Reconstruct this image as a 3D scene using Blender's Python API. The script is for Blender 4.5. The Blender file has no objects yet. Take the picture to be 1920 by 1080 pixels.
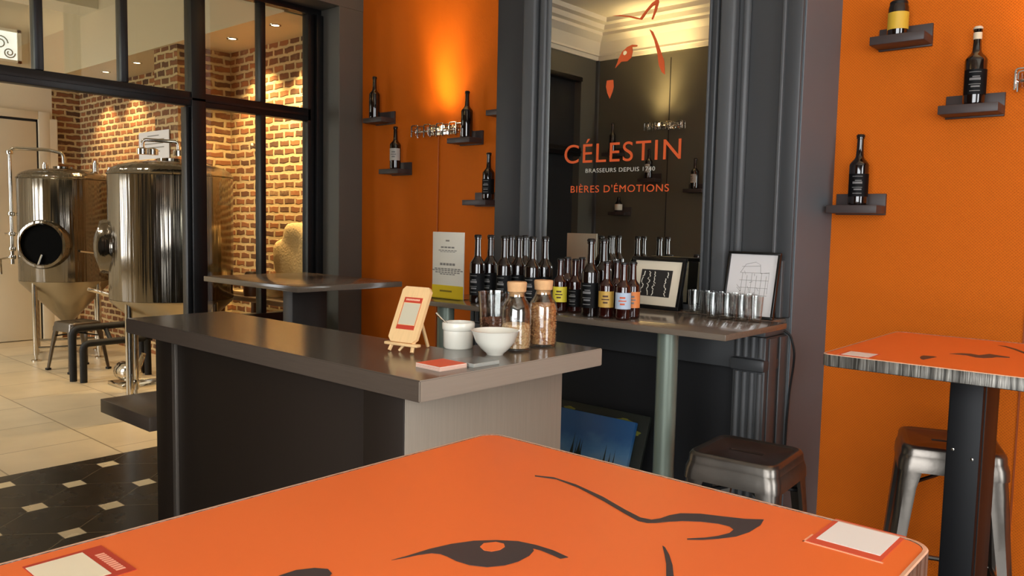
import bpy, bmesh, math, random
from mathutils import Vector, Matrix
from math import pi, sin, cos, radians as rad
C = bpy.context.scene
COL = C.collection
random.seed(7)

# ------------------------------------------------------------------ camera
F = 1497.4568
YAW, PIT, ROL = rad(-41.1607), rad(-4.5567), rad(1.1925)
fw = Vector((sin(YAW)*cos(PIT), cos(YAW)*cos(PIT), sin(PIT)))
rt = fw.cross(Vector((0, 0, 1))).normalized(); up = rt.cross(fw)
rt, up = rt*cos(ROL)+up*sin(ROL), up*cos(ROL)-rt*sin(ROL)
CAM = Vector((0, 0, 1.45))
cd = bpy.data.cameras.new('camera'); cam = bpy.data.objects.new('camera', cd); COL.objects.link(cam)
cd.sensor_width = 36; cd.lens = F*36/1920; cd.clip_start = .02
m = Matrix.Identity(4)
for i in range(3):
    m[i][0] = rt[i]; m[i][1] = up[i]; m[i][2] = -fw[i]; m[i][3] = CAM[i]
cam.matrix_world = m
C.camera = cam

# ------------------------------------------------------------------ world, daylight, exposure
w = bpy.data.worlds.new('world'); C.world = w; w.use_nodes = True
bg = w.node_tree.nodes['Background']; bg.inputs[0].default_value = (.95, .975, 1.0, 1); bg.inputs[1].default_value = 9.5
C.view_settings.view_transform = 'Standard'; C.view_settings.look = 'None'
C.view_settings.gamma = 1; C.view_settings.use_curve_mapping = False
C.view_settings.exposure = 0.0

def light(name, kind, loc, energy, col, size=.05, direction=None, **k):
    l = bpy.data.lights.new(name, kind); l.energy = energy; l.color = col
    o = bpy.data.objects.new(name, l); COL.objects.link(o); o.location = loc
    if kind == 'SPOT':
        l.spot_size = k.get('cone', 1.5); l.spot_blend = k.get('blend', .6); l.shadow_soft_size = size
    elif kind == 'AREA':
        l.shape = 'RECTANGLE'; l.size = size; l.size_y = k.get('size_y', size)
    else:
        l.shadow_soft_size = size
    if direction is not None:
        o.rotation_euler = Vector(direction).to_track_quat('-Z', 'Y').to_euler()
    if k.get('portal'): l.cycles.is_portal = True
    return o
# portals in the street window (right) and in the brewery window (front)
light('street_window_portal', 'AREA', (3.28, .6, 1.7), 1, (1, 1, 1), 2.4, (-1, 0, 0), size_y=1.6, portal=True)
light('shop_window_portal', 'AREA', (1.0, -2.52, 1.75), 1, (1, 1, 1), 3.8, (0, 1, 0), size_y=2.5, portal=True)
light('brewery_window_portal', 'AREA', (-8.6, -1.98, 1.9), 1, (1, 1, 1), 1.5, (0, 1, 0), size_y=2.6, portal=True)

# ------------------------------------------------------------------ geometry helpers
def box(bm, x0, x1, y0, y1, z0, z1, bev=0, mat=None, seg=2):
    t = bmesh.new()
    v = [t.verts.new((x, y, z)) for z in (z0, z1) for y in (y0, y1) for x in (x0, x1)]
    for f in ((0, 2, 3, 1), (4, 5, 7, 6), (0, 1, 5, 4), (2, 6, 7, 3), (0, 4, 6, 2), (1, 3, 7, 5)):
        t.faces.new([v[i] for i in f])
    if bev: bmesh.ops.bevel(t, geom=t.edges[:], offset=bev, segments=seg, affect='EDGES', profile=.5)
    if mat is not None: t.transform(mat)
    merge(bm, t)
def merge(bm, t):
    me = bpy.data.meshes.new('tmp'); t.to_mesh(me); t.free(); bm.from_mesh(me); bpy.data.meshes.remove(me)
def lathe(bm, prof, n=32, c=(0, 0, 0), mat=None, a0=0, a1=2*pi):
    t = bmesh.new(); full = abs(a1-a0-2*pi) < 1e-6
    k = n if full else n+1
    rings = []
    for r, z in prof:
        if r < 1e-7: rings.append([t.verts.new((0, 0, z))])
        else: rings.append([t.verts.new((r*cos(a0+(a1-a0)*i/n), r*sin(a0+(a1-a0)*i/n), z)) for i in range(k)])
    for A, B in zip(rings, rings[1:]):
        for i in range(n):
            j = (i+1) % k
            q = [A[i % len(A)] if len(A) > 1 else A[0], A[j] if len(A) > 1 else A[0],
                 B[j] if len(B) > 1 else B[0], B[i] if len(B) > 1 else B[0]]
            q2 = []
            for x in q:
                if x not in q2: q2.append(x)
            if len(q2) > 2: t.faces.new(q2)
    t.transform(Matrix.Translation(c) if mat is None else mat)
    merge(bm, t)
def tube(bm, pts, r, n=10, cap=True):
    pts = [Vector(p) for p in pts]; t = bmesh.new(); rings = []
    rr = r if isinstance(r, (list, tuple)) else [r]*len(pts)
    d0 = (pts[1]-pts[0]).normalized(); ref = Vector((0, 0, 1)) if abs(d0.z) < .9 else Vector((1, 0, 0))
    for i, p in enumerate(pts):
        if i == 0: d = pts[1]-pts[0]
        elif i == len(pts)-1: d = pts[-1]-pts[-2]
        else: d = (pts[i+1]-p).normalized()+(p-pts[i-1]).normalized()
        d.normalize(); u = ref-d*ref.dot(d)
        if u.length < 1e-4: u = d.orthogonal()
        u.normalize(); v = d.cross(u); ref = u
        rings.append([t.verts.new(p+(u*cos(2*pi*k/n)+v*sin(2*pi*k/n))*rr[i]) for k in range(n)])
    for A, B in zip(rings, rings[1:]):
        for k in range(n): t.faces.new((A[k], A[(k+1) % n], B[(k+1) % n], B[k]))
    if cap: t.faces.new(rings[0][::-1]); t.faces.new(rings[-1])
    merge(bm, t)
def bend(pts, r=.03, n=5):
    """round the corners of a polyline"""
    pts = [Vector(p) for p in pts]; out = [pts[0]]
    for a, b, c in zip(pts, pts[1:], pts[2:]):
        d1 = (a-b).normalized(); d2 = (c-b).normalized(); rr = min(r, (a-b).length*.45, (c-b).length*.45)
        p, q = b+d1*rr, b+d2*rr
        for i in range(n+1):
            s = i/n; out.append(p*(1-s)**2+b*2*s*(1-s)+q*s*s)
    out.append(pts[-1]); return out
def poly(bm, pts, thick, axis='z', mat=None):
    """flat outline extruded by thick; axis z: pts=(x,y,z); axis y: in the xz plane"""
    from mathutils.geometry import tessellate_polygon
    t = bmesh.new(); pts = [Vector(p) for p in pts]; n = len(pts)
    d = {'z': Vector((0, 0, thick)), 'y': Vector((0, thick, 0)), 'x': Vector((thick, 0, 0))}[axis]
    tri = tessellate_polygon([[p*1000 for p in pts]])
    v0 = [t.verts.new(p) for p in pts]; v1 = [t.verts.new(p+d) for p in pts]
    for a, b, c in tri:
        try: t.faces.new((v0[a], v0[b], v0[c])); t.faces.new((v1[c], v1[b], v1[a]))
        except ValueError: pass
    for k in range(n): t.faces.new((v0[k], v0[(k+1) % n], v1[(k+1) % n], v1[k]))
    bmesh.ops.recalc_face_normals(t, faces=t.faces[:])
    if mat is not None: t.transform(mat)
    merge(bm, t)
def B(): return bmesh.new()
def obj(name, bm, mat, parent=None, loc=None, rz=0, sm=40, fix=True):
    me = bpy.data.meshes.new(name)
    if fix: bmesh.ops.recalc_face_normals(bm, faces=bm.faces[:])
    bm.to_mesh(me); bm.free()
    if sm:
        me.shade_smooth(); me.set_sharp_from_angle(angle=rad(sm))
    for x in (mat if isinstance(mat, (list, tuple)) else [mat]): me.materials.append(x)
    o = bpy.data.objects.new(name, me); COL.objects.link(o)
    if parent: o.parent = parent
    if loc is not None: o.location = loc
    if rz: o.rotation_euler[2] = rz
    return o
def tag(o, label, cat, group=None, kind=None):
    o['label'] = label; o['category'] = cat
    if group: o['group'] = group
    if kind: o['kind'] = kind
    return o
def thing(name, label, cat, loc=(0, 0, 0), rz=0, group=None):
    o = bpy.data.objects.new(name, None); COL.objects.link(o); o.empty_display_size = .05
    o.location = loc; o.rotation_euler[2] = rz; return tag(o, label, cat, group)
def struct(name, bm, mat, label, cat, loc=None, sm=0, parent=None):
    o = obj(name, bm, mat, parent, loc, sm=sm)
    if not parent: tag(o, label, cat, kind='structure')
    return o
def dup(o, parent=None):
    c = o.copy(); COL.objects.link(c)
    if parent: c.parent = parent
    for ch in list(o.children): dup(ch, c)
    return c
def at(px, py, ax, v):
    """point of the place seen at photograph position (px,py) on the plane ax=v"""
    r = rt*((px-960)/F)+up*((540-py)/F)+fw; i = 'xyz'.index(ax)
    return CAM+r*((v-CAM[i])/r[i])

# ------------------------------------------------------------------ materials
def nd(nt, t, **k):
    n = nt.nodes.new(t)
    for a, b in k.items(): setattr(n, a, b)
    return n
def srgb(c):
    return tuple(((x/255)/12.92 if x/255 <= .04045 else ((x/255+.055)/1.055)**2.4) for x in c)+(1,)
def M(name, col, rough=.5, metal=0, spec=.5, coat=0, bump=0, bscale=40, var=0, vscale=6, stretch=(1, 1, 1), emit=None, es=0, trans=0, ior=1.45, alpha=1):
    m = bpy.data.materials.new(name); m.use_nodes = True; nt = m.node_tree; p = nt.nodes['Principled BSDF']
    col = srgb(col)
    p.inputs['Base Color'].default_value = col; p.inputs['Roughness'].default_value = rough
    p.inputs['Metallic'].default_value = metal; p.inputs['Specular IOR Level'].default_value = spec
    p.inputs['Coat Weight'].default_value = coat; p.inputs['Transmission Weight'].default_value = trans
    p.inputs['IOR'].default_value = ior
    if emit: p.inputs['Emission Color'].default_value = srgb(emit); p.inputs['Emission Strength'].default_value = es
    if bump or var:
        tc = nd(nt, 'ShaderNodeTexCoord'); mp = nd(nt, 'ShaderNodeMapping'); mp.inputs['Scale'].default_value = stretch
        nt.links.new(tc.outputs['Object'], mp.inputs[0])
    if var:
        n = nd(nt, 'ShaderNodeTexNoise'); n.inputs['Scale'].default_value = vscale; n.inputs['Detail'].default_value = 6; n.inputs['Roughness'].default_value = .6
        nt.links.new(mp.outputs[0], n.inputs[0])
        mx = nd(nt, 'ShaderNodeMix', data_type='RGBA')
        mx.inputs[6].default_value = tuple(max(0, c*(1-var)) for c in col[:3])+(1,)
        mx.inputs[7].default_value = tuple(min(1, c*(1+var)) for c in col[:3])+(1,)
        nt.links.new(n.outputs['Fac'], mx.inputs[0]); nt.links.new(mx.outputs[2], p.inputs['Base Color'])
    if bump:
        n2 = nd(nt, 'ShaderNodeTexNoise'); n2.inputs['Scale'].default_value = bscale; n2.inputs['Detail'].default_value = 4
        nt.links.new(mp.outputs[0], n2.inputs[0])
        b = nd(nt, 'ShaderNodeBump'); b.inputs['Strength'].default_value = bump; b.inputs['Distance'].default_value = .01
        nt.links.new(n2.outputs['Fac'], b.inputs['Height']); nt.links.new(b.outputs[0], p.inputs['Normal'])
    return m

def m_orange():
    m = M('orange_woven_wall', (218, 112, 8), .75, spec=.25); nt = m.node_tree; p = nt.nodes['Principled BSDF']
    tc = nd(nt, 'ShaderNodeTexCoord'); mp = nd(nt, 'ShaderNodeMapping'); mp.inputs['Rotation'].default_value = (0, rad(45), 0); mp.inputs['Scale'].default_value = (1, 1, 1)
    nt.links.new(tc.outputs['Object'], mp.inputs[0])
    w1 = nd(nt, 'ShaderNodeTexWave', bands_direction='X'); w1.inputs['Scale'].default_value = 38
    w2 = nd(nt, 'ShaderNodeTexWave', bands_direction='Z'); w2.inputs['Scale'].default_value = 38
    nt.links.new(mp.outputs[0], w1.inputs[0]); nt.links.new(mp.outputs[0], w2.inputs[0])
    mul = nd(nt, 'ShaderNodeMath', operation='MULTIPLY'); nt.links.new(w1.outputs['Fac'], mul.inputs[0]); nt.links.new(w2.outputs['Fac'], mul.inputs[1])
    mx = nd(nt, 'ShaderNodeMix', data_type='RGBA'); mx.inputs[6].default_value = srgb((204, 99, 7)); mx.inputs[7].default_value = srgb((174, 83, 6))
    nt.links.new(mul.outputs[0], mx.inputs[0]); nt.links.new(mx.outputs[2], p.inputs['Base Color'])
    b = nd(nt, 'ShaderNodeBump'); b.inputs['Strength'].default_value = .4; b.inputs['Distance'].default_value = .002; b.invert = True
    nt.links.new(mul.outputs[0], b.inputs['Height']); nt.links.new(b.outputs[0], p.inputs['Normal'])
    return m
def m_brick(face):
    """face 'y': bricks on a wall facing -y, face 'x': on a wall facing +x"""
    m = bpy.data.materials.new('old_brick_'+face); m.use_nodes = True; nt = m.node_tree; p = nt.nodes['Principled BSDF']; p.inputs['Roughness'].default_value = .9
    tc = nd(nt, 'ShaderNodeTexCoord'); mp = nd(nt, 'ShaderNodeMapping')
    mp.inputs['Rotation'].default_value = (rad(-90), 0, 0) if face == 'y' else (rad(-90), 0, 0)
    sp = nd(nt, 'ShaderNodeSeparateXYZ'); cb = nd(nt, 'ShaderNodeCombineXYZ')
    ns = nd(nt, 'ShaderNodeTexNoise'); ns.inputs['Scale'].default_value = 13; ns.inputs['Detail'].default_value = 3
    nt.links.new(tc.outputs['Object'], ns.inputs[0])
    sc = nd(nt, 'ShaderNodeVectorMath', operation='SCALE'); sc.inputs[3].default_value = .035
    nt.links.new(ns.outputs['Color'], sc.inputs[0])
    ad = nd(nt, 'ShaderNodeVectorMath', operation='ADD'); nt.links.new(tc.outputs['Object'], ad.inputs[0]); nt.links.new(sc.outputs[0], ad.inputs[1])
    nt.links.new(ad.outputs[0], sp.inputs[0])
    nt.links.new(sp.outputs['X' if face == 'y' else 'Y'], cb.inputs[0]); nt.links.new(sp.outputs['Z'], cb.inputs[1])
    br = nd(nt, 'ShaderNodeTexBrick'); br.inputs['Scale'].default_value = 1; br.inputs['Brick Width'].default_value = .155 if face == 'y' else .21
    br.inputs['Row Height'].default_value = .069; br.inputs['Mortar Size'].default_value = .017; br.inputs['Mortar Smooth'].default_value = .5
    br.inputs['Color1'].default_value = srgb((150, 92, 50)); br.inputs['Color2'].default_value = srgb((82, 54, 33)); br.inputs['Mortar'].default_value = srgb((192, 166, 120))
    nt.links.new(cb.outputs[0], br.inputs[0])
    n2 = nd(nt, 'ShaderNodeTexNoise'); n2.inputs['Scale'].default_value = 3.2; n2.inputs['Detail'].default_value = 8; n2.inputs['Roughness'].default_value = .75
    nt.links.new(tc.outputs['Object'], n2.inputs[0])
    rp = nd(nt, 'ShaderNodeValToRGB'); rp.color_ramp.elements[0].position = .55; rp.color_ramp.elements[1].position = .68
    nt.links.new(n2.outputs['Fac'], rp.inputs[0])
    mx = nd(nt, 'ShaderNodeMix', data_type='RGBA'); mx.inputs[7].default_value = srgb((190, 160, 115))
    mm = nd(nt, 'ShaderNodeMath', operation='MULTIPLY'); mm.inputs[1].default_value = .55; nt.links.new(rp.outputs[0], mm.inputs[0])
    nt.links.new(mm.outputs[0], mx.inputs[0]); nt.links.new(br.outputs['Color'], mx.inputs[6]); nt.links.new(mx.outputs[2], p.inputs['Base Color'])
    b = nd(nt, 'ShaderNodeBump'); b.inputs['Strength'].default_value = .9; b.inputs['Distance'].default_value = .012; b.invert = True
    nt.links.new(br.outputs['Fac'], b.inputs['Height']); nt.links.new(b.outputs[0], p.inputs['Normal'])
    return m
def m_blackfloor():
    m = M('black_cement_tiles', (44, 42, 38), .22, spec=.3); nt = m.node_tree; p = nt.nodes['Principled BSDF']
    tc = nd(nt, 'ShaderNodeTexCoord'); sp = nd(nt, 'ShaderNodeSeparateXYZ'); nt.links.new(tc.outputs['Object'], sp.inputs[0])
    def mt(op, a, b=None, c=None):
        n = nd(nt, 'ShaderNodeMath', operation=op)
        for i, x in enumerate((a, b, c)):
            if x is None: continue
            if isinstance(x, (int, float)): n.inputs[i].default_value = x
            else: nt.links.new(x, n.inputs[i])
        return n.outputs[0]
    PX, PY = .2365, .270
    u = mt('DIVIDE', mt('ADD', sp.outputs['X'], 4.7835), PX); v = mt('DIVIDE', mt('SUBTRACT', sp.outputs['Y'], 1.905), PY)
    a = mt('MULTIPLY', mt('ADD', u, v), .5); b = mt('MULTIPLY', mt('SUBTRACT', u, v), .5)
    ra, rb = mt('ROUND', a), mt('ROUND', b)
    dx = mt('ABSOLUTE', mt('MULTIPLY', mt('SUBTRACT', u, mt('ADD', ra, rb)), PX)); dy = mt('ABSOLUTE', mt('MULTIPLY', mt('SUBTRACT', v, mt('SUBTRACT', ra, rb)), PY))
    dm = mt('MAXIMUM', dx, dy); sq = mt('LESS_THAN', dm, .046); ring = mt('LESS_THAN', dm, .0495)
    ga = mt('LESS_THAN', mt('ABSOLUTE', mt('SUBTRACT', a, ra)), .006); gb = mt('LESS_THAN', mt('ABSOLUTE', mt('SUBTRACT', b, rb)), .006)
    g = mt('MAXIMUM', mt('MAXIMUM', ga, gb), ring)
    n = nd(nt, 'ShaderNodeTexNoise'); n.inputs['Scale'].default_value = 5; n.inputs['Detail'].default_value = 8; nt.links.new(tc.outputs['Object'], n.inputs[0])
    m0 = nd(nt, 'ShaderNodeMix', data_type='RGBA'); m0.inputs[6].default_value = srgb((16, 15, 14)); m0.inputs[7].default_value = srgb((40, 37, 31)); nt.links.new(n.outputs['Fac'], m0.inputs[0])
    m1 = nd(nt, 'ShaderNodeMix', data_type='RGBA'); m1.inputs[7].default_value = srgb((96, 86, 68)); nt.links.new(g, m1.inputs[0]); nt.links.new(m0.outputs[2], m1.inputs[6])
    m2 = nd(nt, 'ShaderNodeMix', data_type='RGBA'); m2.inputs[7].default_value = srgb((205, 190, 155)); nt.links.new(sq, m2.inputs[0]); nt.links.new(m1.outputs[2], m2.inputs[6])
    nt.links.new(m2.outputs[2], p.inputs['Base Color'])
    r = nd(nt, 'ShaderNodeMapRange'); r.inputs[3].default_value = .14; r.inputs[4].default_value = .38; nt.links.new(n.outputs['Fac'], r.inputs[0]); nt.links.new(r.outputs[0], p.inputs['Roughness'])
    return m
def m_creamfloor():
    m = M('cream_floor_tiles', (200, 182, 148), .35, spec=.5); nt = m.node_tree; p = nt.nodes['Principled BSDF']
    tc = nd(nt, 'ShaderNodeTexCoord'); br = nd(nt, 'ShaderNodeTexBrick'); br.offset = .5
    mp = nd(nt, 'ShaderNodeMapping'); mp.inputs['Location'].default_value = (.15, -.2, 0)
    nt.links.new(tc.outputs['Object'], mp.inputs[0]); nt.links.new(mp.outputs[0], br.inputs[0])
    for k, v in (('Scale', 1), ('Brick Width', .62), ('Row Height', .62), ('Mortar Size', .005), ('Mortar Smooth', .2)): br.inputs[k].default_value = v
    br.inputs['Color1'].default_value = srgb((216, 200, 168)); br.inputs['Color2'].default_value = srgb((206, 188, 154)); br.inputs['Mortar'].default_value = srgb((150, 132, 104))
    n = nd(nt, 'ShaderNodeTexNoise'); n.inputs['Scale'].default_value = 3; n.inputs['Detail'].default_value = 8; nt.links.new(tc.outputs['Object'], n.inputs[0])
    mx = nd(nt, 'ShaderNodeMix', data_type='RGBA', blend_type='MULTIPLY'); mx.inputs[0].default_value = .35
    nt.links.new(br.outputs['Color'], mx.inputs[6]); nt.links.new(n.outputs['Fac'], mx.inputs[7]); nt.links.new(mx.outputs[2], p.inputs['Base Color'])
    return m
def m_glass(name, tint=(255, 255, 255), ior=1.5, rough=0.0):
    m = bpy.data.materials.new(name); m.use_nodes = True; nt = m.node_tree; nt.nodes.remove(nt.nodes['Principled BSDF'])
    out = nt.nodes['Material Output']; tr = nd(nt, 'ShaderNodeBsdfTransparent'); tr.inputs[0].default_value = srgb(tint)
    gl = nd(nt, 'ShaderNodeBsdfGlossy'); gl.inputs['Roughness'].default_value = rough
    lw = nd(nt, 'ShaderNodeLayerWeight'); lw.inputs[0].default_value = .5; pw = nd(nt, 'ShaderNodeMath', operation='POWER'); pw.inputs[1].default_value = 3.2
    fr = nd(nt, 'ShaderNodeMath', operation='MULTIPLY_ADD'); fr.inputs[1].default_value = .85; fr.inputs[2].default_value = (ior-1)*.11; mx = nd(nt, 'ShaderNodeMixShader')
    nt.links.new(lw.outputs['Facing'], pw.inputs[0]); nt.links.new(pw.outputs[0], fr.inputs[0]); nt.links.new(fr.outputs[0], mx.inputs[0]); nt.links.new(tr.outputs[0], mx.inputs[1]); nt.links.new(gl.outputs[0], mx.inputs[2]); nt.links.new(mx.outputs[0], out.inputs[0])
    return m
def m_steel(name, col=(132, 125, 114), rough=.13, aniso=0):
    m = M(name, col, rough, 1); p = m.node_tree.nodes['Principled BSDF']; p.inputs['Anisotropic'].default_value = aniso
    nt = m.node_tree; tc = nd(nt, 'ShaderNodeTexCoord'); mp = nd(nt, 'ShaderNodeMapping'); mp.inputs['Scale'].default_value = (60, 60, 1.2)
    n = nd(nt, 'ShaderNodeTexNoise'); n.inputs['Scale'].default_value = 3; n.inputs['Detail'].default_value = 3
    nt.links.new(tc.outputs['Object'], mp.inputs[0]); nt.links.new(mp.outputs[0], n.inputs[0])
    r = nd(nt, 'ShaderNodeMapRange'); r.inputs[3].default_value = rough*.8; r.inputs[4].default_value = rough*1.35; nt.links.new(n.outputs['Fac'], r.inputs[0]); nt.links.new(r.outputs[0], p.inputs['Roughness'])
    mp2 = nd(nt, 'ShaderNodeMapping'); mp2.inputs['Scale'].default_value = (7, 7, .15); n2 = nd(nt, 'ShaderNodeTexNoise'); n2.inputs['Scale'].default_value = 1.6; n2.inputs['Detail'].default_value = 3
    b = nd(nt, 'ShaderNodeBump'); b.inputs['Strength'].default_value = .5; b.inputs['Distance'].default_value = .03
    nt.links.new(tc.outputs['Object'], mp2.inputs[0]); nt.links.new(mp2.outputs[0], n2.inputs[0]); nt.links.new(n2.outputs['Fac'], b.inputs['Height']); nt.links.new(b.outputs[0], p.inputs['Normal'])
    return m
def m_picture():
    m = M('sky_photo_print', (60, 110, 160), .35); nt = m.node_tree; p = nt.nodes['Principled BSDF']
    tc = nd(nt, 'ShaderNodeTexCoord'); sp = nd(nt, 'ShaderNodeSeparateXYZ'); nt.links.new(tc.outputs['Generated'], sp.inputs[0])
    n = nd(nt, 'ShaderNodeTexNoise'); n.inputs['Scale'].default_value = 5; n.inputs['Detail'].default_value = 5; nt.links.new(tc.outputs['Generated'], n.inputs[0])
    ad = nd(nt, 'ShaderNodeMath', operation='MULTIPLY_ADD'); ad.inputs[1].default_value = .25; nt.links.new(n.outputs['Fac'], ad.inputs[0]); nt.links.new(sp.outputs['Z'], ad.inputs[2])
    rp = nd(nt, 'ShaderNodeValToRGB'); e = rp.color_ramp.elements; e[0].position = .72; e[0].color = srgb((130, 146, 152)); e[1].position = 1.1
    e[1].color = srgb((36, 84, 132)); x = e.new(.88); x.color = srgb((78, 122, 160)); nt.links.new(ad.outputs[0], rp.inputs[0]); nt.links.new(rp.outputs[0], p.inputs['Base Color'])
    return m
def m_grain(name, c1, c2):
    m = M(name, c1, .7); nt = m.node_tree; p = nt.nodes['Principled BSDF']
    tc = nd(nt, 'ShaderNodeTexCoord'); v = nd(nt, 'ShaderNodeTexVoronoi'); v.inputs['Scale'].default_value = 160; nt.links.new(tc.outputs['Object'], v.inputs[0])
    mx = nd(nt, 'ShaderNodeMix', data_type='RGBA'); mx.inputs[6].default_value = srgb(c1); mx.inputs[7].default_value = srgb(c2); nt.links.new(v.outputs['Color'], mx.inputs[0]); nt.links.new(mx.outputs[2], p.inputs['Base Color'])
    return m
def m_ribbed():
    m = M('ribbed_aluminium_edge', (176, 172, 164), .35, .55); nt = m.node_tree; p = nt.nodes['Principled BSDF']
    tc = nd(nt, 'ShaderNodeTexCoord'); n = nd(nt, 'ShaderNodeTexNoise'); n.inputs['Scale'].default_value = 1; n.inputs['Detail'].default_value = 3
    mp = nd(nt, 'ShaderNodeMapping'); mp.inputs['Scale'].default_value = (160, 160, 6); nt.links.new(tc.outputs['Object'], mp.inputs[0]); nt.links.new(mp.outputs[0], n.inputs[0])
    rp = nd(nt, 'ShaderNodeValToRGB'); rp.color_ramp.elements[0].position = .35; rp.color_ramp.elements[0].color = srgb((60, 57, 52)); rp.color_ramp.elements[1].position = .65; rp.color_ramp.elements[1].color = srgb((138, 134, 126))
    nt.links.new(n.outputs['Fac'], rp.inputs[0]); nt.links.new(rp.outputs[0], p.inputs['Base Color'])
    b = nd(nt, 'ShaderNodeBump'); b.inputs['Strength'].default_value = .5; b.inputs['Distance'].default_value = .002; nt.links.new(n.outputs['Fac'], b.inputs['Height']); nt.links.new(b.outputs[0], p.inputs['Normal'])
    return m

ORANGE = m_orange(); BRY = m_brick('y'); BRX = m_brick('x'); FBLK = m_blackfloor(); FCRM = m_creamfloor()
GREY = M('grey_paint', (78, 79, 80), .45, bump=.05, bscale=60, var=.05, vscale=3)
GREY2 = M('dark_grey_paint', (60, 61, 62), .4, var=.05, vscale=3)
GREY3 = M('charcoal_board_paint', (50, 50, 51), .5, var=.05, vscale=3)
CASE = M('casing_paint', (88, 84, 77), .5, var=.06)
BLKM = M('black_metal', (16, 16, 17), .38, .0, bump=.03)
BLKP = M('black_post_paint', (9, 10, 13), .5, spec=.3)
WHITEW = M('cream_wall_paint', (224, 213, 188), .8, var=.03)
WHITEC = M('white_ceiling_paint', (235, 228, 210), .8)
DARKW = M('fireplace_black', (26, 26, 28), .7)
WOODD = M('dark_laminate', (84, 72, 62), .3, var=.22, vscale=7, stretch=(1.5, 30, 30), bump=.05, bscale=60)
WOODT = M('dark_laminate_top', (90, 85, 76), .17, var=.16, vscale=5, stretch=(1.2, 16, 16))
WOODE = M('grey_wood_end_panel', (142, 131, 116), .45, var=.16, vscale=7, stretch=(26, 26, 1.0))
WOODP = M('pale_edge_band', (144, 132, 118), .4, var=.1, vscale=7, stretch=(20, 1.0, 26))
BODYD = M('dark_brown_panel', (38, 29, 22), .5, var=.12, vscale=6, stretch=(24, 24, 1))
GTOP = M('grey_oak_top', (104, 92, 80), .16, var=.2, vscale=5, stretch=(1.4, 22, 22))
LAM = M('orange_laminate', (238, 114, 54), .34, spec=.4, var=.03, vscale=3)
INK = M('charcoal_print', (62, 55, 56), .45)
RIB = m_ribbed(); PALEL = M('pale_edge_line', (214, 168, 138), .4)
STEEL = m_steel('brushed_tank_steel'); STEELP = M('polished_steel', (205, 200, 190), .12, 1)
GUN = M('gunmetal_brushed', (112, 106, 99), .3, .9, var=.25, vscale=9, bump=.05)
GUNS = M('worn_seat_metal', (92, 72, 62), .3, .7, var=.2, vscale=7)
MIR = M('mirror_silver', (236, 238, 232), .0, 1)
GLASS = m_glass('pane_glass', (245, 246, 240)); TGLASS = m_glass('clear_vessel_glass', (248, 249, 248), 1.9)
BOT = M('dark_bottle_glass', (20, 9, 6), .06, spec=.7, coat=.6); BOTR = M('amber_bottle_glass', (40, 12, 8), .06, spec=.7, coat=.6)
LBLK = M('black_label', (6, 6, 7), .6, spec=.2); LWHT = M('white_label_ink', (112, 110, 108), .6); LYEL = M('yellow_label', (222, 204, 60), .5)
LGOLD = M('gold_label', (196, 154, 70), .45); LBLUE = M('pale_blue_label', (176, 192, 210), .5); LORG = M('orange_white_label', (216, 130, 70), .5); LBR = M('brown_ink', (80, 50, 30), .6)
PAPER = M('white_card', (214, 208, 192), .6); PAPT = M('tan_card', (206, 186, 156), .6); YEL = M('yellow_card_foot', (206, 176, 30), .5); TXT = M('grey_text_ink', (128, 124, 116), .7)
CORK = M('cork', (206, 160, 112), .85, var=.25, vscale=60); BAMB = M('pale_pine', (228, 188, 134), .55, var=.14, vscale=8, stretch=(30, 3, 3))
RED = M('red_band', (186, 62, 42), .5); CER = M('white_ceramic', (226, 222, 208), .22, coat=.4); CHR = M('chrome', (220, 216, 208), .08, 1)
BLKF = M('black_frame', (14, 14, 14), .3); MATB = M('cream_mat_board', (226, 214, 190), .7); SKETCH = M('sketch_paper', (206, 202, 200), .7)
ORNG = M('orange_vinyl', (204, 86, 40), .5); GREYV = M('pale_vinyl', (176, 172, 160), .5)
BULB = M('lit_bulb', (255, 220, 160), .3, emit=(255, 214, 140), es=40); SPOTG = M('lit_spotlight', (255, 230, 180), .3, emit=(255, 232, 190), es=14)
SACK = M('burlap', (196, 166, 118), .95, bump=.6, bscale=60, var=.15, vscale=8)
COLM = M('sage_steel_column', (118, 128, 116), .35, .35); BEIGE = M('beige_cardboard', (196, 168, 128), .8)
GRAINL = m_grain('pale_malt', (244, 214, 166), (196, 144, 92)); GRAIND = m_grain('roast_malt', (92, 54, 38), (150, 98, 70)); GRAINM = m_grain('amber_malt', (232, 182, 124), (150, 84, 48))
COASTO = M('orange_card', (232, 96, 62), .5); COASTE = M('card_edge', (226, 200, 180), .7); SLATE = M('slate_card', (74, 74, 72), .25); SLATEE = M('pale_card_edge', (176, 178, 170), .5)
WPIC = m_picture(); GRN = M('dark_leaf_ink', (34, 40, 30), .5); YGRN = M('yellow_green_ink', (120, 118, 44), .5)
WINB = M('bright_window_glass', (235, 238, 235), .3, emit=(245, 248, 245), es=1.0)
RUB = M('black_rubber', (16, 16, 16), .6)

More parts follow.
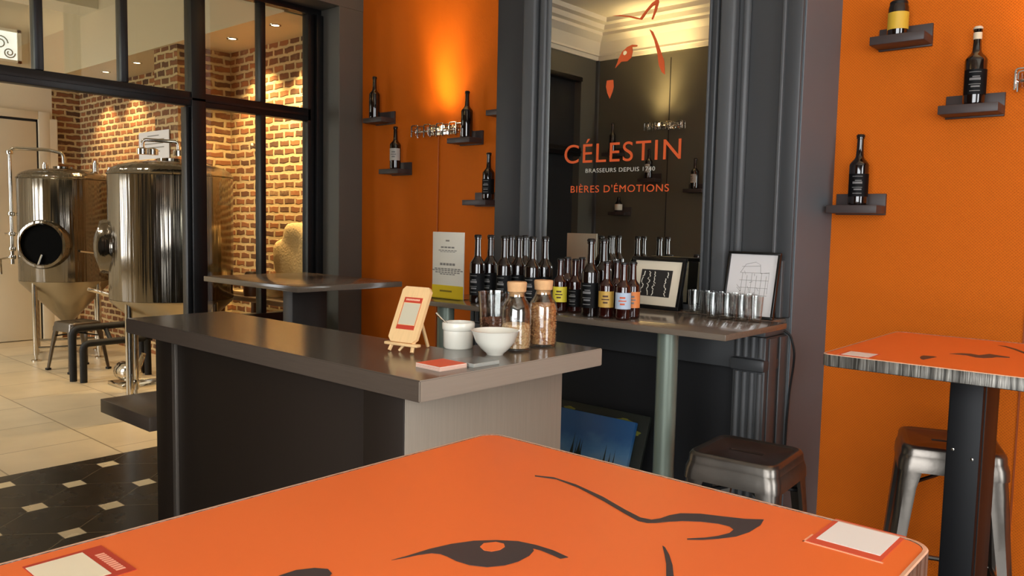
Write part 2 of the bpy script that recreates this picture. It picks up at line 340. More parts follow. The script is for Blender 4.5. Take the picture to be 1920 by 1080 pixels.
# ================================================================== SETTING
XL, XP, YB, YW, YO, XR = -4.95, -4.71, 3.12, 3.70, -.74, 3.2
KB = YB/3.294; YW2 = 3.505; YN = -2.4; XN = -1.3
bm = B(); box(bm, XL, XR+.2, YN-.2, YW+.2, -.1, 0); struct('floor', bm, FBLK, 'black patterned tile floor with small cream inset squares', 'floor')
bm = B(); box(bm, -10.4, XL, -2, 4.1, -.1, 0); struct('floor', bm, FCRM, 'cream square tile floor of the brewery room', 'floor')
bm = B(); box(bm, XL-.1, XR+.2, YN-.2, YW+.2, 3.5, 3.6); struct('ceiling', bm, WHITEC, 'white ceiling of the bar room seen in the mirror', 'ceiling')
bm = B(); box(bm, -4.8, -3.0, YW, YW+.15, 0, 3.5); struct('wall_left_alcove', bm, ORANGE, 'orange textured wall left of the mirror', 'wall')
bm = B(); box(bm, -1.3, XR+.2, YW2, YW2+.35, 0, 3.5); struct('wall_right_alcove', bm, ORANGE, 'orange textured wall right of the mirror', 'wall')
# seams in the orange wall cladding
for x, yy, z0, z1, n in ((-3.908, YW, 0, 2.0, 'left of the mirror, below the wall light'), (-.51, YW2, 0, 1.2, 'behind the stool on the right')):
    bm = B(); box(bm, x-.003, x+.003, yy-.004, yy, z0, z1); struct('trim_1' if x < -3 else 'trim_2', bm, M('seam_strip', (150, 66, 10), .6), 'thin vertical cladding seam on the orange wall '+n, 'trim')
# wall behind the camera with the street side
bm = B(); box(bm, XL-.1, XN, YO-.2, YO, 0, 3.5); box(bm, XN-.2, XN, YN, YO-.2, 0, 3.5); struct('wall_back', bm, M('olive_grey_paint', (96, 92, 80), .45), 'dark grey wall opposite, seen in the mirror', 'wall')
bm = B(); box(bm, -4.085, -4.077, YO, YO+.004, 0, 3.1); struct('trim_3', bm, DARKW, 'dark vertical seam on the mirrored grey wall', 'trim')
bm = B()
box(bm, XR, XR+.2, YN-.2, YW+.2, 0, .5); box(bm, XR, XR+.2, YN-.2, YW+.2, 2.9, 3.5)
box(bm, XR, XR+.2, YN-.2, -.2, .5, 2.9); box(bm, XR, XR+.2, 1.4, YW+.2, .5, 2.9)
box(bm, XN-.2, XR, YN-.2, YN, 0, .5); box(bm, XN-.2, XR, YN-.2, YN, 3.0, 3.5); box(bm, XN-.2, -.9, YN-.2, YN, .5, 3.0); box(bm, 2.9, XR, YN-.2, YN, .5, 3.0)
struct('wall_right', bm, GREY, 'street side wall with the large window opening', 'wall')
# left wall with the glazed opening
bm = B()
box(bm, XL-.15, XL, YO-.2, -.46, 0, 3.5); box(bm, XL-.15, XL, -.46, 3.49, 2.95, 3.5); box(bm, XL-.15, XL, 3.49, YW+.15, 0, 3.5)
struct('wall_left', bm, M('olive_grey_paint2', (92, 90, 82), .45), 'dark grey wall around the glazed brewery opening', 'wall')
bm = B(); box(bm, XL, XP, .6, YW, 2.95, 3.5); box(bm, XL, XP, 3.49, YW, 0, 2.95, .004)
struct('trim_4', bm, CASE, 'thick grey casing framing the glazed opening, beside the orange wall', 'trim')
bm = B(); box(bm, XL-.12, XL-.08, -.46, .95, 0, 2.95); struct('wall_left_panel', bm, DARKW, 'dark panel closing the near end of the glazed opening', 'wall')
# cornice
def cornice(name, y0, x0, x1, label):
    prof = [(0, 3.16), (.02, 3.16), (.03, 3.2), (.05, 3.2), (.05, 3.22), (.10, 3.32), (.17, 3.37), (.17, 3.40), (.22, 3.41), (.24, 3.45), (.30, 3.46), (.31, 3.5), (0, 3.5)]
    t = bmesh.new(); r = []
    for x in (x0, x1): r.append([t.verts.new((x, y0+a, z)) for a, z in prof])
    n = len(prof)
    for i in range(n): t.faces.new((r[0][i], r[0][(i+1) % n], r[1][(i+1) % n], r[1][i]))
    t.faces.new(r[0]); t.faces.new(r[1][::-1]); struct(name, t, WHITEC, label, 'cornice')
cornice('trim_5', YO, XL, XR, 'white moulded cornice above the mirrored grey wall')
prof = [(0, 3.16), (.02, 3.16), (.03, 3.2), (.05, 3.2), (.05, 3.22), (.10, 3.32), (.17, 3.37), (.17, 3.40), (.22, 3.41), (.24, 3.45), (.30, 3.46), (.31, 3.5), (0, 3.5)]
t = bmesh.new(); r = [[t.verts.new((XL+a, y, z)) for a, z in prof] for y in (YO, .59)]
for i in range(len(prof)): t.faces.new((r[0][i], r[0][(i+1) % len(prof)], r[1][(i+1) % len(prof)], r[1][i]))
t.faces.new(r[0]); t.faces.new(r[1][::-1]); struct('trim_6', t, WHITEC, 'white moulded cornice above the mirrored doorway', 'cornice')
bm = B(); box(bm, XL, XL+.03, YO, YO+.03, 0, 3.16); struct('trim_7', bm, GREY, 'grey corner strip in the mirrored corner', 'trim')

# chimney breast
XBL, XBR = -3.017*KB, -1.318*KB
bm = B(); box(bm, XBL, XBR, YB, YW+.1, 0, 3.5, .003)
struct('wall_chimney_breast', bm, GREY, 'grey painted chimney breast carrying the mirror', 'wall')
# breast panelling (vertical mouldings read from the photo)
def strip(x0, x1, d, z0=1.1, z1=3.5, m=GREY, b=.004):
    bm = B(); box(bm, x0, x1, YB-d, YB+.001, z0, z1, b); return bm
S = [('left of the mirror, wide flat board', 0, -2.815, .012, GREY3), ('left of the mirror, round moulding', -2.80, -2.715, .05, GREY), ('left of the mirror, inner bead', -2.70, -2.655, .035, GREY),
     ('right of the mirror, inner dark band', -1.725, -1.69, .022, GREY2), ('right of the mirror, broad raised moulding', -1.672, -1.60, .05, GREY), ('right of the mirror, thin band', -1.578, -1.545, .03, GREY), ('outermost right panel edge', -1.405, -1.3185, .016, GREY2)]
for i, (lb, a, b_, d, mm) in enumerate(S): struct('trim_%d' % (8+i), strip(a*KB if i else XBL+.005, b_*KB, d, m=mm, b=min(.012, d*.4)), mm, 'grey vertical moulding '+lb, 'trim', sm=50)
bm = B(); box(bm, -1.545*KB, -1.405*KB, YB-.004, YB, 1.1, 3.5); struct('trim_15', bm, GREY2, 'flat recessed grey panel between the mouldings right of the mirror', 'trim')
bm = B(); box(bm, -1.40*KB, -1.385*KB, YB-.03, YB-.004, 1.1, 3.5, .004); struct('trim_16', bm, GREY, 'slim bead along the recessed panel right of the mirror', 'trim')
bm = B(); box(bm, -1.375*KB, -1.345*KB, YB-.04, YB-.004, 1.1, 1.33, .004); struct('trim_17', bm, GREY, 'short grey upright strip behind the sketch frame', 'trim')
# side face board of breast
bm = B(); box(bm, XBR, XBR+.006, YB+.0, YW2, 0, 3.5, .002); struct('trim_18', bm, M('taupe_side_paint', (92, 100, 105), .5, var=.04), 'taupe side board of the chimney breast beside the orange wall', 'trim')

# mantelpiece
ma = thing('mantelpiece', 'dark grey fireplace mantelpiece with fluted legs below the mirror', 'mantelpiece', (-2.053, YB, 0))
def mb_(x0, x1, y0, y1, z0, z1, b=.004): bm = B(); box(bm, x0+2.053, x1+2.053, y0-YB, y1-YB, z0, z1, b); return bm
obj('shelf', mb_(-2.845, -1.262, 2.95, YB-.002, 1.066, 1.099), GTOP, ma)
obj('shelf_moulding', mb_(-2.84, -1.265, 2.93, YB-.002, 1.035, 1.066, .01), GREY, ma)
obj('frieze', mb_(-2.712, -1.394, 2.945, YB-.002, .90, 1.035), GREY2, ma)
for s, (xa, xb) in enumerate(((-1.394, -1.262), (-2.844, -2.712))):
    leg = obj('leg', mb_(xa, xb, 2.93, YB-.002, 0, 1.035), GREY2, ma)
    bm = B()
    for k in range(4):
        xc = xa+.020+k*.031
        for z0, z1 in ((.14, .895), (.955, 1.035)):
            t = bmesh.new(); lathe(t, [(.0, z0), (.011, z0), (.011, z1), (0, z1)], 10, (xc+2.053, 2.93-YB, 0)); merge(bm, t)
    obj('fluting', bm, GREY, leg)
    obj('capital_block', mb_(xa-.008, xb+.004, 2.91, YB-.002, .90, .95, .012), GREY2, leg)
    obj('plinth', mb_(xa-.01, xb+.004, 2.905, YB-.002, 0, .13, .006), GREY2, leg)
bm = B(); box(bm, .792, .7965, 2.955-YB, 3.02-YB, 0, 1.03, .001); box(bm, .792, .799, 3.05-YB, -.002, 0, 1.03, .002)
obj('side_bead', bm, GREY, ma)
obj('fireboard', mb_(-2.712, -1.394, 3.03, 3.05, 0, .90, 0), DARKW, ma)

# mirror
KM = (YB-.016)/3.275
mi = thing('wall_mirror', 'tall mirror above the mantel with orange brewery lettering and a line-drawn face', 'mirror', (-2.185, YB-.002, 1.12))
ML, MR, MY = -2.640*KB, -1.735*KB, YB-.016
bm = B(); box(bm, ML+2.185, MR+2.185, -.014, 0, 0, 2.2); obj('mirror_glass', bm, MIR, mi, sm=0)
bm = B()
for a, b_ in ((ML-.014, ML), (MR, MR+.012)): box(bm, a+2.185, b_+2.185, -.026, .0, 0, 2.2, .004)
obj('bead_frame', bm, GREY, mi)
def text(body, x0, x1, z0, h, mat, name):
    c = bpy.data.curves.new('t', 'FONT'); c.body = body; c.size = 1; c.extrude = 0; c.space_character = 1.12
    o = bpy.data.objects.new('t', c); COL.objects.link(o); bpy.context.view_layer.update()
    me = bpy.data.meshes.new_from_object(o.evaluated_get(bpy.context.evaluated_depsgraph_get())); bpy.data.objects.remove(o)
    xs = [v.co.x for v in me.vertices]; a, b_ = min(xs), max(xs)
    base = .73
    for v in me.vertices:
        x = (x0+(v.co.x-a)/(b_-a)*(x1-x0))*KM; z = 1.45+(z0-1.45+v.co.y/base*h)*KM
        v.co = Vector((x+2.185, MY-.0015-(YB-.002), z-1.12))
    me.materials.clear(); me.materials.append(mat); me.name = name
    o = bpy.data.objects.new(name, me); COL.objects.link(o); o.parent = mi; return o
text('CÉLESTIN', -2.524, -1.855, 1.765, .098, ORNG, 'lettering')
text('BRASSEURS DEPUIS 1740', -2.389, -1.989, 1.715, .021, GREYV, 'lettering')
text("BIÈRES D'ÉMOTIONS", -2.479, -1.911, 1.617, .036, ORNG, 'lettering')
def mir_shape(pts, mat, name='logo_mark', dy=0):
    bm = B(); q = [at(1000+x/2.7, y/2.7, 'y', MY-.0015-dy)-Vector((-2.185, YB-.002, 1.12)) for x, y in pts]
    poly(bm, q, -.0004, 'y'); return obj(name, bm, mat, mi, sm=0)
mir_shape([(400, 80), (440, 76), (490, 80), (540, 92), (552, 75), (575, 45), (600, 15), (632, -8), (636, 10), (625, 50), (605, 98), (598, 98), (612, 55), (618, 25), (605, 30), (580, 55), (560, 85), (548, 100), (520, 96), (480, 86), (440, 82)], ORNG)
mir_shape([(588, 148), (605, 160), (625, 205), (645, 260), (662, 310), (666, 378), (650, 365), (635, 330), (628, 270), (612, 205)], ORNG)
mir_shape([(526, 228), (500, 226), (475, 238), (450, 262), (432, 295), (425, 318), (414, 345), (430, 328), (445, 312), (475, 310), (495, 292), (502, 262), (500, 238), (525, 235)], ORNG)
mir_shape([(456, 262), (466, 256), (474, 262), (472, 272), (462, 280), (455, 275)], M('logo_eye_glint', (240, 222, 170), .5), 'logo_glint', .0008)
mir_shape([(372, 408), (404, 404), (406, 440), (400, 465), (386, 500), (374, 470), (368, 440)], ORNG)

# ------------------------------------------------------------------ glazed partition
pa = thing('glazed_partition', 'black steel framed glass partition between the bar and the brewery', 'partition', (XL, 2.5, 0))
PX0, PX1 = -.035, .035
def pbox(y0, y1, z0, z1, b=.004, x0=PX0, x1=PX1): bm = B(); box(bm, x0, x1, y0-2.5, y1-2.5, z0, z1, b); return bm
obj('head_bar', pbox(-.44, 3.485, 2.905, 2.948), BLKM, pa)
tr_ = obj('transom', pbox(-.44, 3.40, 2.155, 2.243), BLKM, pa); obj('transom_rib', pbox(-.44, 3.37, 2.19, 2.205, 0, .035, .045), BLKM, tr_)
for y0, y1 in ((1.617, 1.662), (2.077, 2.12), (1.13, 1.175), (.65, .695)): obj('mullion', pbox(y0, y1, 2.243, 2.905), BLKM, pa)
obj('post', pbox(2.505, 2.60, 0, 2.905, .004, -.05, .045), BLKM, pa)
obj('post_stop', pbox(2.478, 2.505, 0, 2.15, .003, -.05, .02), BLKM, pa)
for z0, z1 in ((.8, 2.155), (2.243, 2.905)): obj('mullion', pbox(2.994, 3.036, z0, z1), BLKM, pa)
obj('end_stile', pbox(3.372, 3.425, 0, 2.905), BLKM, pa); obj('end_stile', pbox(3.43, 3.487, 0, 2.905, .004, -.06, .06), BLKM, pa)
obj('bottom_panel', pbox(2.60, 3.372, 0, .80), BLKM, pa)
for ys in ((.70, 1.13), (1.175, 1.617), (1.662, 2.077), (2.12, 2.505), (2.60, 2.994), (3.036, 3.372)): obj('pane', pbox(ys[0], ys[1], 2.243, 2.905, 0, -.003, .003), GLASS, pa, sm=0)
for ys in ((2.60, 2.994), (3.036, 3.372)): obj('pane', pbox(ys[0], ys[1], .80, 2.155, 0, -.003, .003), GLASS, pa, sm=0)

# ------------------------------------------------------------------ brewery room
X2 = -10.2
bm = B(); box(bm, X2-.2, X2, -2, 3.52, 0, 4.0); struct('wall_brewery_far', bm, WHITEW, 'cream wall at the far end of the brewery with a door', 'wall')
bm = B(); box(bm, X2-.2, X2-.0, 3.52, 4.1, 0, 4.0); struct('wall_brewery_far_brick', bm, BRX, 'dim old brick strip beside the cream far wall', 'wall')
bm = B(); box(bm, X2, X2+.05, 3.47, 3.56, 0, 2.55, .01); struct('trim_19', bm, WHITEW, 'cream upright edge strip where far wall meets brick', 'trim')
bm = B(); box(bm, X2, XL-.15, 3.82, 4.0, 0, 4.0); struct('wall_brewery_side', bm, BRY, 'spotlit old brick wall behind the tanks', 'wall')
bm = B(); box(bm, -7.2, -6.77, 3.33, 3.82, 0, 2.93); p0 = struct('wall_brick_pier', bm, [BRY, BRX], 'old brick pier standing behind the tanks', 'wall')
for pl in p0.data.polygons:
    if abs(pl.normal.x) > .5: pl.material_index = 1
bm = B(); box(bm, X2, XL-.15, 3.3, 4.0, 2.93, 4.0); struct('ceiling_soffit', bm, M('warm_soffit_paint', (205, 188, 156), .8), 'low cream soffit with recessed spotlights above the brick wall', 'ceiling')
bm = B(); box(bm, X2-.2, XL, -2, 3.3, 3.95, 4.05); struct('ceiling_brewery', bm, M('brewery_ceiling_paint', (196, 188, 168), .8), 'pale high ceiling of the brewery', 'ceiling')
bm = B(); box(bm, -8.7, -8.3, -2, 3.3, 3.45, 3.95); struct('trim_20', bm, WHITEC, 'pale boxed beam crossing the brewery ceiling', 'beam')
bm = B(); box(bm, X2-.2, -9.4, -2.2, -2, 0, 4.0); box(bm, -7.8, XL+.0, -2.2, -2, 0, 4.0); box(bm, -9.4, -7.8, -2.2, -2, 0, .5); box(bm, -9.4, -7.8, -2.2, -2, 3.2, 4.0)
struct('wall_brewery_front', bm, WHITEW, 'brewery front wall with the wide window opening', 'wall')
bm = B(); box(bm, XL-.15, XL, -2.0, YO-.2, 0, 4.0); box(bm, XL-.15, XL, YO-.2, YW+.3, 3.5, 4.0); struct('wall_brewery_return', bm, WHITEW, 'cream wall returning behind the glazed opening', 'wall')
# far door
dr = bpy.data.objects.new('door_1', None); COL.objects.link(dr); dr.location = (X2, 2.9, 0); tag(dr, 'plain cream door in the far wall left of the tanks', 'door', kind='structure')
bm = B(); box(bm, .002, .03, -.45, .44, 0.01, 2.50, .004); obj('door_leaf', bm, WHITEW, dr)
bm = B(); box(bm, 0, .05, .46, .58, 0, 2.62, .006); box(bm, 0, .05, -.59, -.47, 0, 2.62, .006); box(bm, 0, .048, -.469, .459, 2.53, 2.618, .004); obj('door_frame', bm, WHITEW, dr)
bm = B(); box(bm, .0, .012, .44, .46, 0, 2.53); box(bm, 0, .012, -.47, .46, 2.505, 2.53); obj('door_gap', bm, DARKW, dr)
# small decorated far window
wn = bpy.data.objects.new('window_1', None); COL.objects.link(wn); wn.location = (X2, 3.0, 3.13); tag(wn, 'small bright window high on the far cream wall', 'window', kind='structure')
bm = B(); box(bm, 0, .02, -.25, .17, .02, .33); obj('pane', bm, WINB, wn)
bm = B()
for a in ((-.28, -.25, 0, .36), (.17, .21, 0, .36), (-.28, .21, 0, .025), (-.28, .21, .33, .36)): box(bm, 0, .04, *a)
obj('window_frame', bm, WHITEC, wn)
bm = B()
for cy, cz, r_, s in ((.0, .2, .08, 1), (.09, .1, .06, -1), (-.1, .12, .07, -1)):
    tube(bm, [(.03, cy+r_*(1-i/30)*cos(s*i*.45), cz+r_*(1-i/30)*sin(s*i*.45)) for i in range(24)], .007, 6)
obj('scrollwork', bm, M('grey_iron', (150, 150, 145), .5), wn)
# recessed spots
spots = [(-5.5, 3.48, 'rightmost, nearest the glass corner'), (-6.2, 3.52, 'second from the right, before the pier'), (-7.93, 3.50, 'third from the right, beyond the pier'), (-8.7, 3.52, 'farthest and dimmest, at the left')]
for i, (x, y, lb) in enumerate(spots):
    t = thing('ceiling_spotlight', 'small recessed spotlight in the soffit, '+lb, 'spotlight', (x, y, 2.93), 0, 'recessed spotlights over the brick wall')
    bm = B(); lathe(bm, [(.03, -.004), (.045, -.004), (.047, 0.001), (.03, .001)], 20); obj('trim_ring', bm, CHR, t)
    bm = B(); lathe(bm, [(0, -.002), (.03, -.002)], 20); obj('lamp_face', bm, SPOTG, t)
    light('spot_beam', 'SPOT', (x, y, 2.90), (330, 200, 65, 60)[i], (1, .70, .36), .02, (0.0, .20, -1), cone=1.7, blend=.8)
light('spot_beam', 'SPOT', (-9.4, 3.5, 2.90), 70, (1, .68, .36), .02, (0.0, .2, -1), cone=1.6, blend=.8)

for x, y, lb in ((-8.0, .6, 'left'), (-6.2, .8, 'right')):  # added fill lamps, out of view, that brighten the brewery floor
    t = thing('added_fill_lamp', 'added unseen fill lamp in the high brewery ceiling, '+lb+' one of two', 'spotlight', (x, y, 3.95), 0, 'added fill lamps in the high brewery ceiling')
    bm = B(); lathe(bm, [(0, -.004), (.05, -.004)], 20); obj('lamp_face', bm, SPOTG, t)
    bm = B(); lathe(bm, [(.05, -.006), (.07, -.006), (.07, .001)], 20); obj('trim_ring', bm, CHR, t)
    light('added_fill_beam', 'SPOT', (x, y, 3.9), 175, (1, .88, .70), .05, (0, .15, -1), cone=2.0, blend=.8)
# ------------------------------------------------------------------ tanks
def tank(name, label, x, y, R, z0, h, cone, legang, manang, manz, mr, opened):
    t = thing(name, label, 'brewing tank', (x, y, 0))
    bm = B(); lathe(bm, [(R-.004, z0), (R, z0+.01), (R, z0+h-.01), (R-.004, z0+h)], 72); bd = obj('shell', bm, STEEL, t)
    bm = B(); pr_ = [(R, z0+h), (R+.006, z0+h+.008), (R, z0+h+.016)]
    for k in range(10):
        a = k/9; pr_.append((R*.985*cos(a*pi/2*.86) if k else R*.985, z0+h+.016+.095*sin(a*pi/2)))
    pr_ += [(.1, z0+h+.115), (.1, z0+h+.135), (0, z0+h+.135)]
    lathe(bm, pr_, 72); lid = obj('domed_top', bm, STEEL, t)
    bm = B(); lathe(bm, [(R, z0+.003), (R*.98, z0-.02), (.06, z0-cone), (.06, z0-cone-.1), (0, z0-cone-.1)], 64); obj('cone_bottom', bm, m_cone, t)
    for k in range(4):
        a = legang+k*pi/2; lx, ly = R*.93*cos(a), R*.93*sin(a)
        bm = B(); lathe(bm, [(0, .06), (.026, .06), (.026, z0+.05), (0, z0+.05)], 16, (lx, ly, 0)); lg = obj('leg', bm, STEELP, t)
        bm = B(); lathe(bm, [(0, 0), (.045, 0), (.045, .012), (.016, .02), (.016, .06), (0, .06)], 16, (lx, ly, 0)); obj('levelling_foot', bm, STEELP, lg)
    bm = B()
    for k in range(4):
        a = legang+k*pi/2; b_ = a+pi/2
        tube(bm, [(R*.93*cos(a), R*.93*sin(a), .13), (R*.93*cos(b_), R*.93*sin(b_), .13)], .014, 8)
    obj('leg_brace', bm, STEELP, t)
    # manway
    ca, sa = cos(manang), sin(manang)
    MT = Matrix.Translation((ca*(R-.03), sa*(R-.03), manz)) @ Matrix(((-sa, 0, ca, 0), (ca, 0, sa, 0), (0, 1, 0, 0), (0, 0, 0, 1)))
    bm = B(); lathe(bm, [(mr*.84, -.02), (mr*.84, .075), (mr*.88, .085), (mr*.98, .08), (mr*1.02, .06), (mr*1.02, -.06)], 40, mat=MT); mw = obj('manway_ring', bm, STEEL, t)
    if opened:
        bm = B(); lathe(bm, [(mr*.83, .062), (mr*.80, .045), (0, .045)], 40, mat=MT); obj('opening_shade_disc', bm, M('vessel_shade', (4, 4, 4), .9, spec=.1), mw)  # black disc over the shell stands in for shade inside the vessel
        bm = B(); tube(bm, [MT @ Vector((-.03, -.21*mr/.25, .075)), MT @ Vector((-.0, -.10, .06))], .012, 8); obj('handle', bm, STEELP, mw)
    else:
        bm = B(); lathe(bm, [(mr*.86, .06), (mr*.8, .09), (mr*.4, .12), (0, .125)], 40, mat=MT); obj('manway_cover', bm, STEEL, mw)
    return t, lid
m_cone = M('cone_steel', (170, 160, 140), .3, .95, var=.12, vscale=4)
T1 = (-8.87, 3.16); T2 = (-6.06, 2.925)
t1, lid1 = tank('brewing_tank', 'steel conical tank with open round manway, left of the pair', *T1, .425, .785, 1.02, .42, rad(-64.5), rad(-46), 1.16, .235, True)
t2, lid2 = tank('brewing_tank', 'nearer steel tank, partly behind the black post', *T2, .448, .825, .935, .38, rad(198), rad(-118), 1.22, .2, False)
# pipework on the tanks
def local(p, T): return Vector((p[0]-T[0], p[1]-T[1], p[2]))
lp = Vector((-.333, -.943, 0))
a0 = Vector((0.05, -.02, 1.97)); q = [a0, a0+Vector((0, 0, .10)), a0+lp*.13+Vector((0, 0, .13)), lp*.47+Vector((0, 0, 2.10)), lp*.47+Vector((0, 0, .95))]
bm = B(); tube(bm, bend(q, .06), .017, 10); pp = obj('spray_pipe', bm, STEELP, t1)
for z in (2.06, 1.45, 1.25, 1.1, 1.02):
    bm = B(); lathe(bm, [(0, z-.02), (.03, z-.02), (.034, z), (.03, z+.02), (0, z+.02)], 12, tuple(lp*.47)); obj('pipe_clamp', bm, STEELP, pp)
for q in ([lp*.47+Vector((0, 0, 1.45)), lp*.38+Vector((0, 0, 1.45))], [lp*.47+Vector((0, 0, 1.02)), lp*.57+Vector((0, 0, 1.0)), lp*.57+Vector((0, 0, .85))], [lp*.42+Vector((0, 0, 1.25)), lp*.53+Vector((0, 0, 1.25))]):
    bm = B(); tube(bm, q, .012, 8); obj('valve_handle', bm, STEELP, pp)
bm = B()
for d, h in ((.25, .09), (-.2, .05), (.38, .03)):
    lathe(bm, [(0, 0), (.03, 0), (.03, h), (.018, h), (.018, h+.02), (0, h+.02)], 12, (-lp.x*d+.1, -lp.y*d, 1.9))
obj('top_fittings', bm, STEELP, t1)
bm = B(); a = at(150, 471, 'x', -8.4); tube(bm, [local(at(150, 471, 'x', -8.42), T1), local(at(188, 476, 'x', -8.42), T1)], .012, 8); obj('side_arm', bm, STEELP, t1)
bm = B()
q = [lp*.2+Vector((.0, 0, 1.93)), lp*.2+Vector((0, 0, 2.03)), -lp*.05+Vector((0, 0, 2.03)), -lp*.05+Vector((0, 0, 1.93))]
tube(bm, bend(q, .03), .014, 10)
for d in (.2, .13, -.05): lathe(bm, [(0, 1.92), (.04, 1.92), (.04, 1.96), (.022, 1.97), (0, 1.97)], 14, tuple(lp*d))
obj('top_pipe', bm, STEELP, t2)
bm = B(); tube(bm, [local(at(165, 542, 'x', -6.4), T2), local(at(207, 553, 'x', -6.4), T2), (-.25, -.2, .72)], .014, 8)
obj('sample_pipe', bm, STEELP, t2); bm = B(); tube(bm, bend([(.3, -.1, .55), (.33, -.25, .55), (.33, -.25, .25), (.1, -.3, .2)], .05), .02, 8); obj('outlet_pipe', bm, STEELP, t2)
# pipes and pump behind the tanks
pm = thing('transfer_pump', 'small steel pump with hoses on the floor below the nearer tank', 'pump', (at(238, 722, 'z', 0).x, at(238, 722, 'z', 0).y, 0))
bm = B(); box(bm, -.15, .15, -.1, .1, .0, .03, .004); obj('base', bm, STEELP, pm)
bm = B(); lathe(bm, [(0, 0), (.07, 0), (.08, .02), (.08, .16), (.05, .2), (0, .2)], 20, mat=Matrix.Translation((-.1, 0, .12)) @ Matrix.Rotation(pi/2, 4, 'Y')); obj('motor', bm, STEELP, pm)
bm = B(); lathe(bm, [(0, 0), (.07, 0), (.07, .05), (0, .06)], 20, mat=Matrix.Translation((.1, 0, .12)) @ Matrix.Rotation(pi/2, 4, 'Y')); tube(bm, bend([(.13, 0, .12), (.2, .0, .12), (.22, .05, .3)], .04), .02, 8); obj('pump_head', bm, STEELP, pm)

# paper sign on the brick pier
sg = thing('paper_sign', 'white sheet with faint lines of text on the brick pier', 'sign', (-7.2, 3.322, 1.97))
bm = B(); box(bm, -.30, .29, -.006, 0, 0, .245); obj('sheet', bm, M('white_board', (222, 220, 218), .6), sg, sm=0)
bm = B()
for i, (a, b_) in enumerate(((-.12, .1), (-.18, .2), (-.2, .18), (-.2, .2), (-.1, .12))): box(bm, a, b_, -.0075, -.006, .2-i*.035, .208-i*.035)
obj('text_lines', bm, TXT, sg, sm=0)

# rack, sacks
rk = thing('storage_rack', 'low dark storage rack behind the lower glass panes', 'rack', (-5.7, 3.6, 0))
bm = B(); box(bm, -.62, .55, -.17, .2, .78, .82, .004); obj('top_board', bm, WOODD, rk)
bm = B(); box(bm, -.62, .55, -.15, .2, .25, .28, .004); obj('lower_board', bm, WOODD, rk)
for x in (-.6, .53):
    for y in (-.14, .17): bm = B(); box(bm, x-.02, x+.02, y-.02, y+.02, 0, .78); obj('leg', bm, BLKM, rk)
def sack(x, y, z, w_, d_, h, seed, label):
    bm = B(); bmesh.ops.create_icosphere(bm, subdivisions=4, radius=1); rnd = random.Random(seed)
    ph = [rnd.uniform(0, 6) for _ in range(6)]
    for v in bm.verts:
        c = v.co.copy(); e = .62
        sx = math.copysign(abs(c.x)**e, c.x); sy = math.copysign(abs(c.y)**e, c.y); sz = math.copysign(abs(c.z)**e, c.z)
        k = 1+.07*sin(5*c.x+ph[0])*cos(4*c.z+ph[1])+.06*sin(7*c.z+3*c.x+ph[2])
        v.co = Vector((sx*w_/2*k*(1-.25*max(0, c.z)), sy*d_/2*k, (sz*.5*k+.5)*h+ .05*c.x*c.z))
    zm = min(v.co.z for v in bm.verts)
    for v in bm.verts: v.co.z = max(0, v.co.z-zm)
    o = obj('malt_sack', bm, SACK, None, (x, y, z), sm=80); return tag(o, label, 'sack', 'sacks on the low rack')
sack(-5.34, 3.60, .82, .52, .24, .56, 3, 'upright beige burlap sack by the brick wall, behind the right glass pane')
sack(-5.72, 3.58, .82, .22, .2, .12, 5, 'small slumped beige sack on the low rack')
bm = B(); box(bm, -.11, .11, -.12, .12, 0, .03, .003); tag(obj('cardboard_sheet', bm, BEIGE, None, (-6.05, 3.60, .82)), 'flat pale cardboard pack at the left end of the low rack', 'cardboard')
bm = B(); lathe(bm, [(0, 0), (.055, 0), (.06, .04), (.06, .16), (.04, .2), (0, .2)], 24, (0, 0, 0))
tag(obj('dark_canister', bm, BLKM, None, (-5.90, 3.50, .82)), 'dark canister standing on the low rack beside the sacks', 'canister')

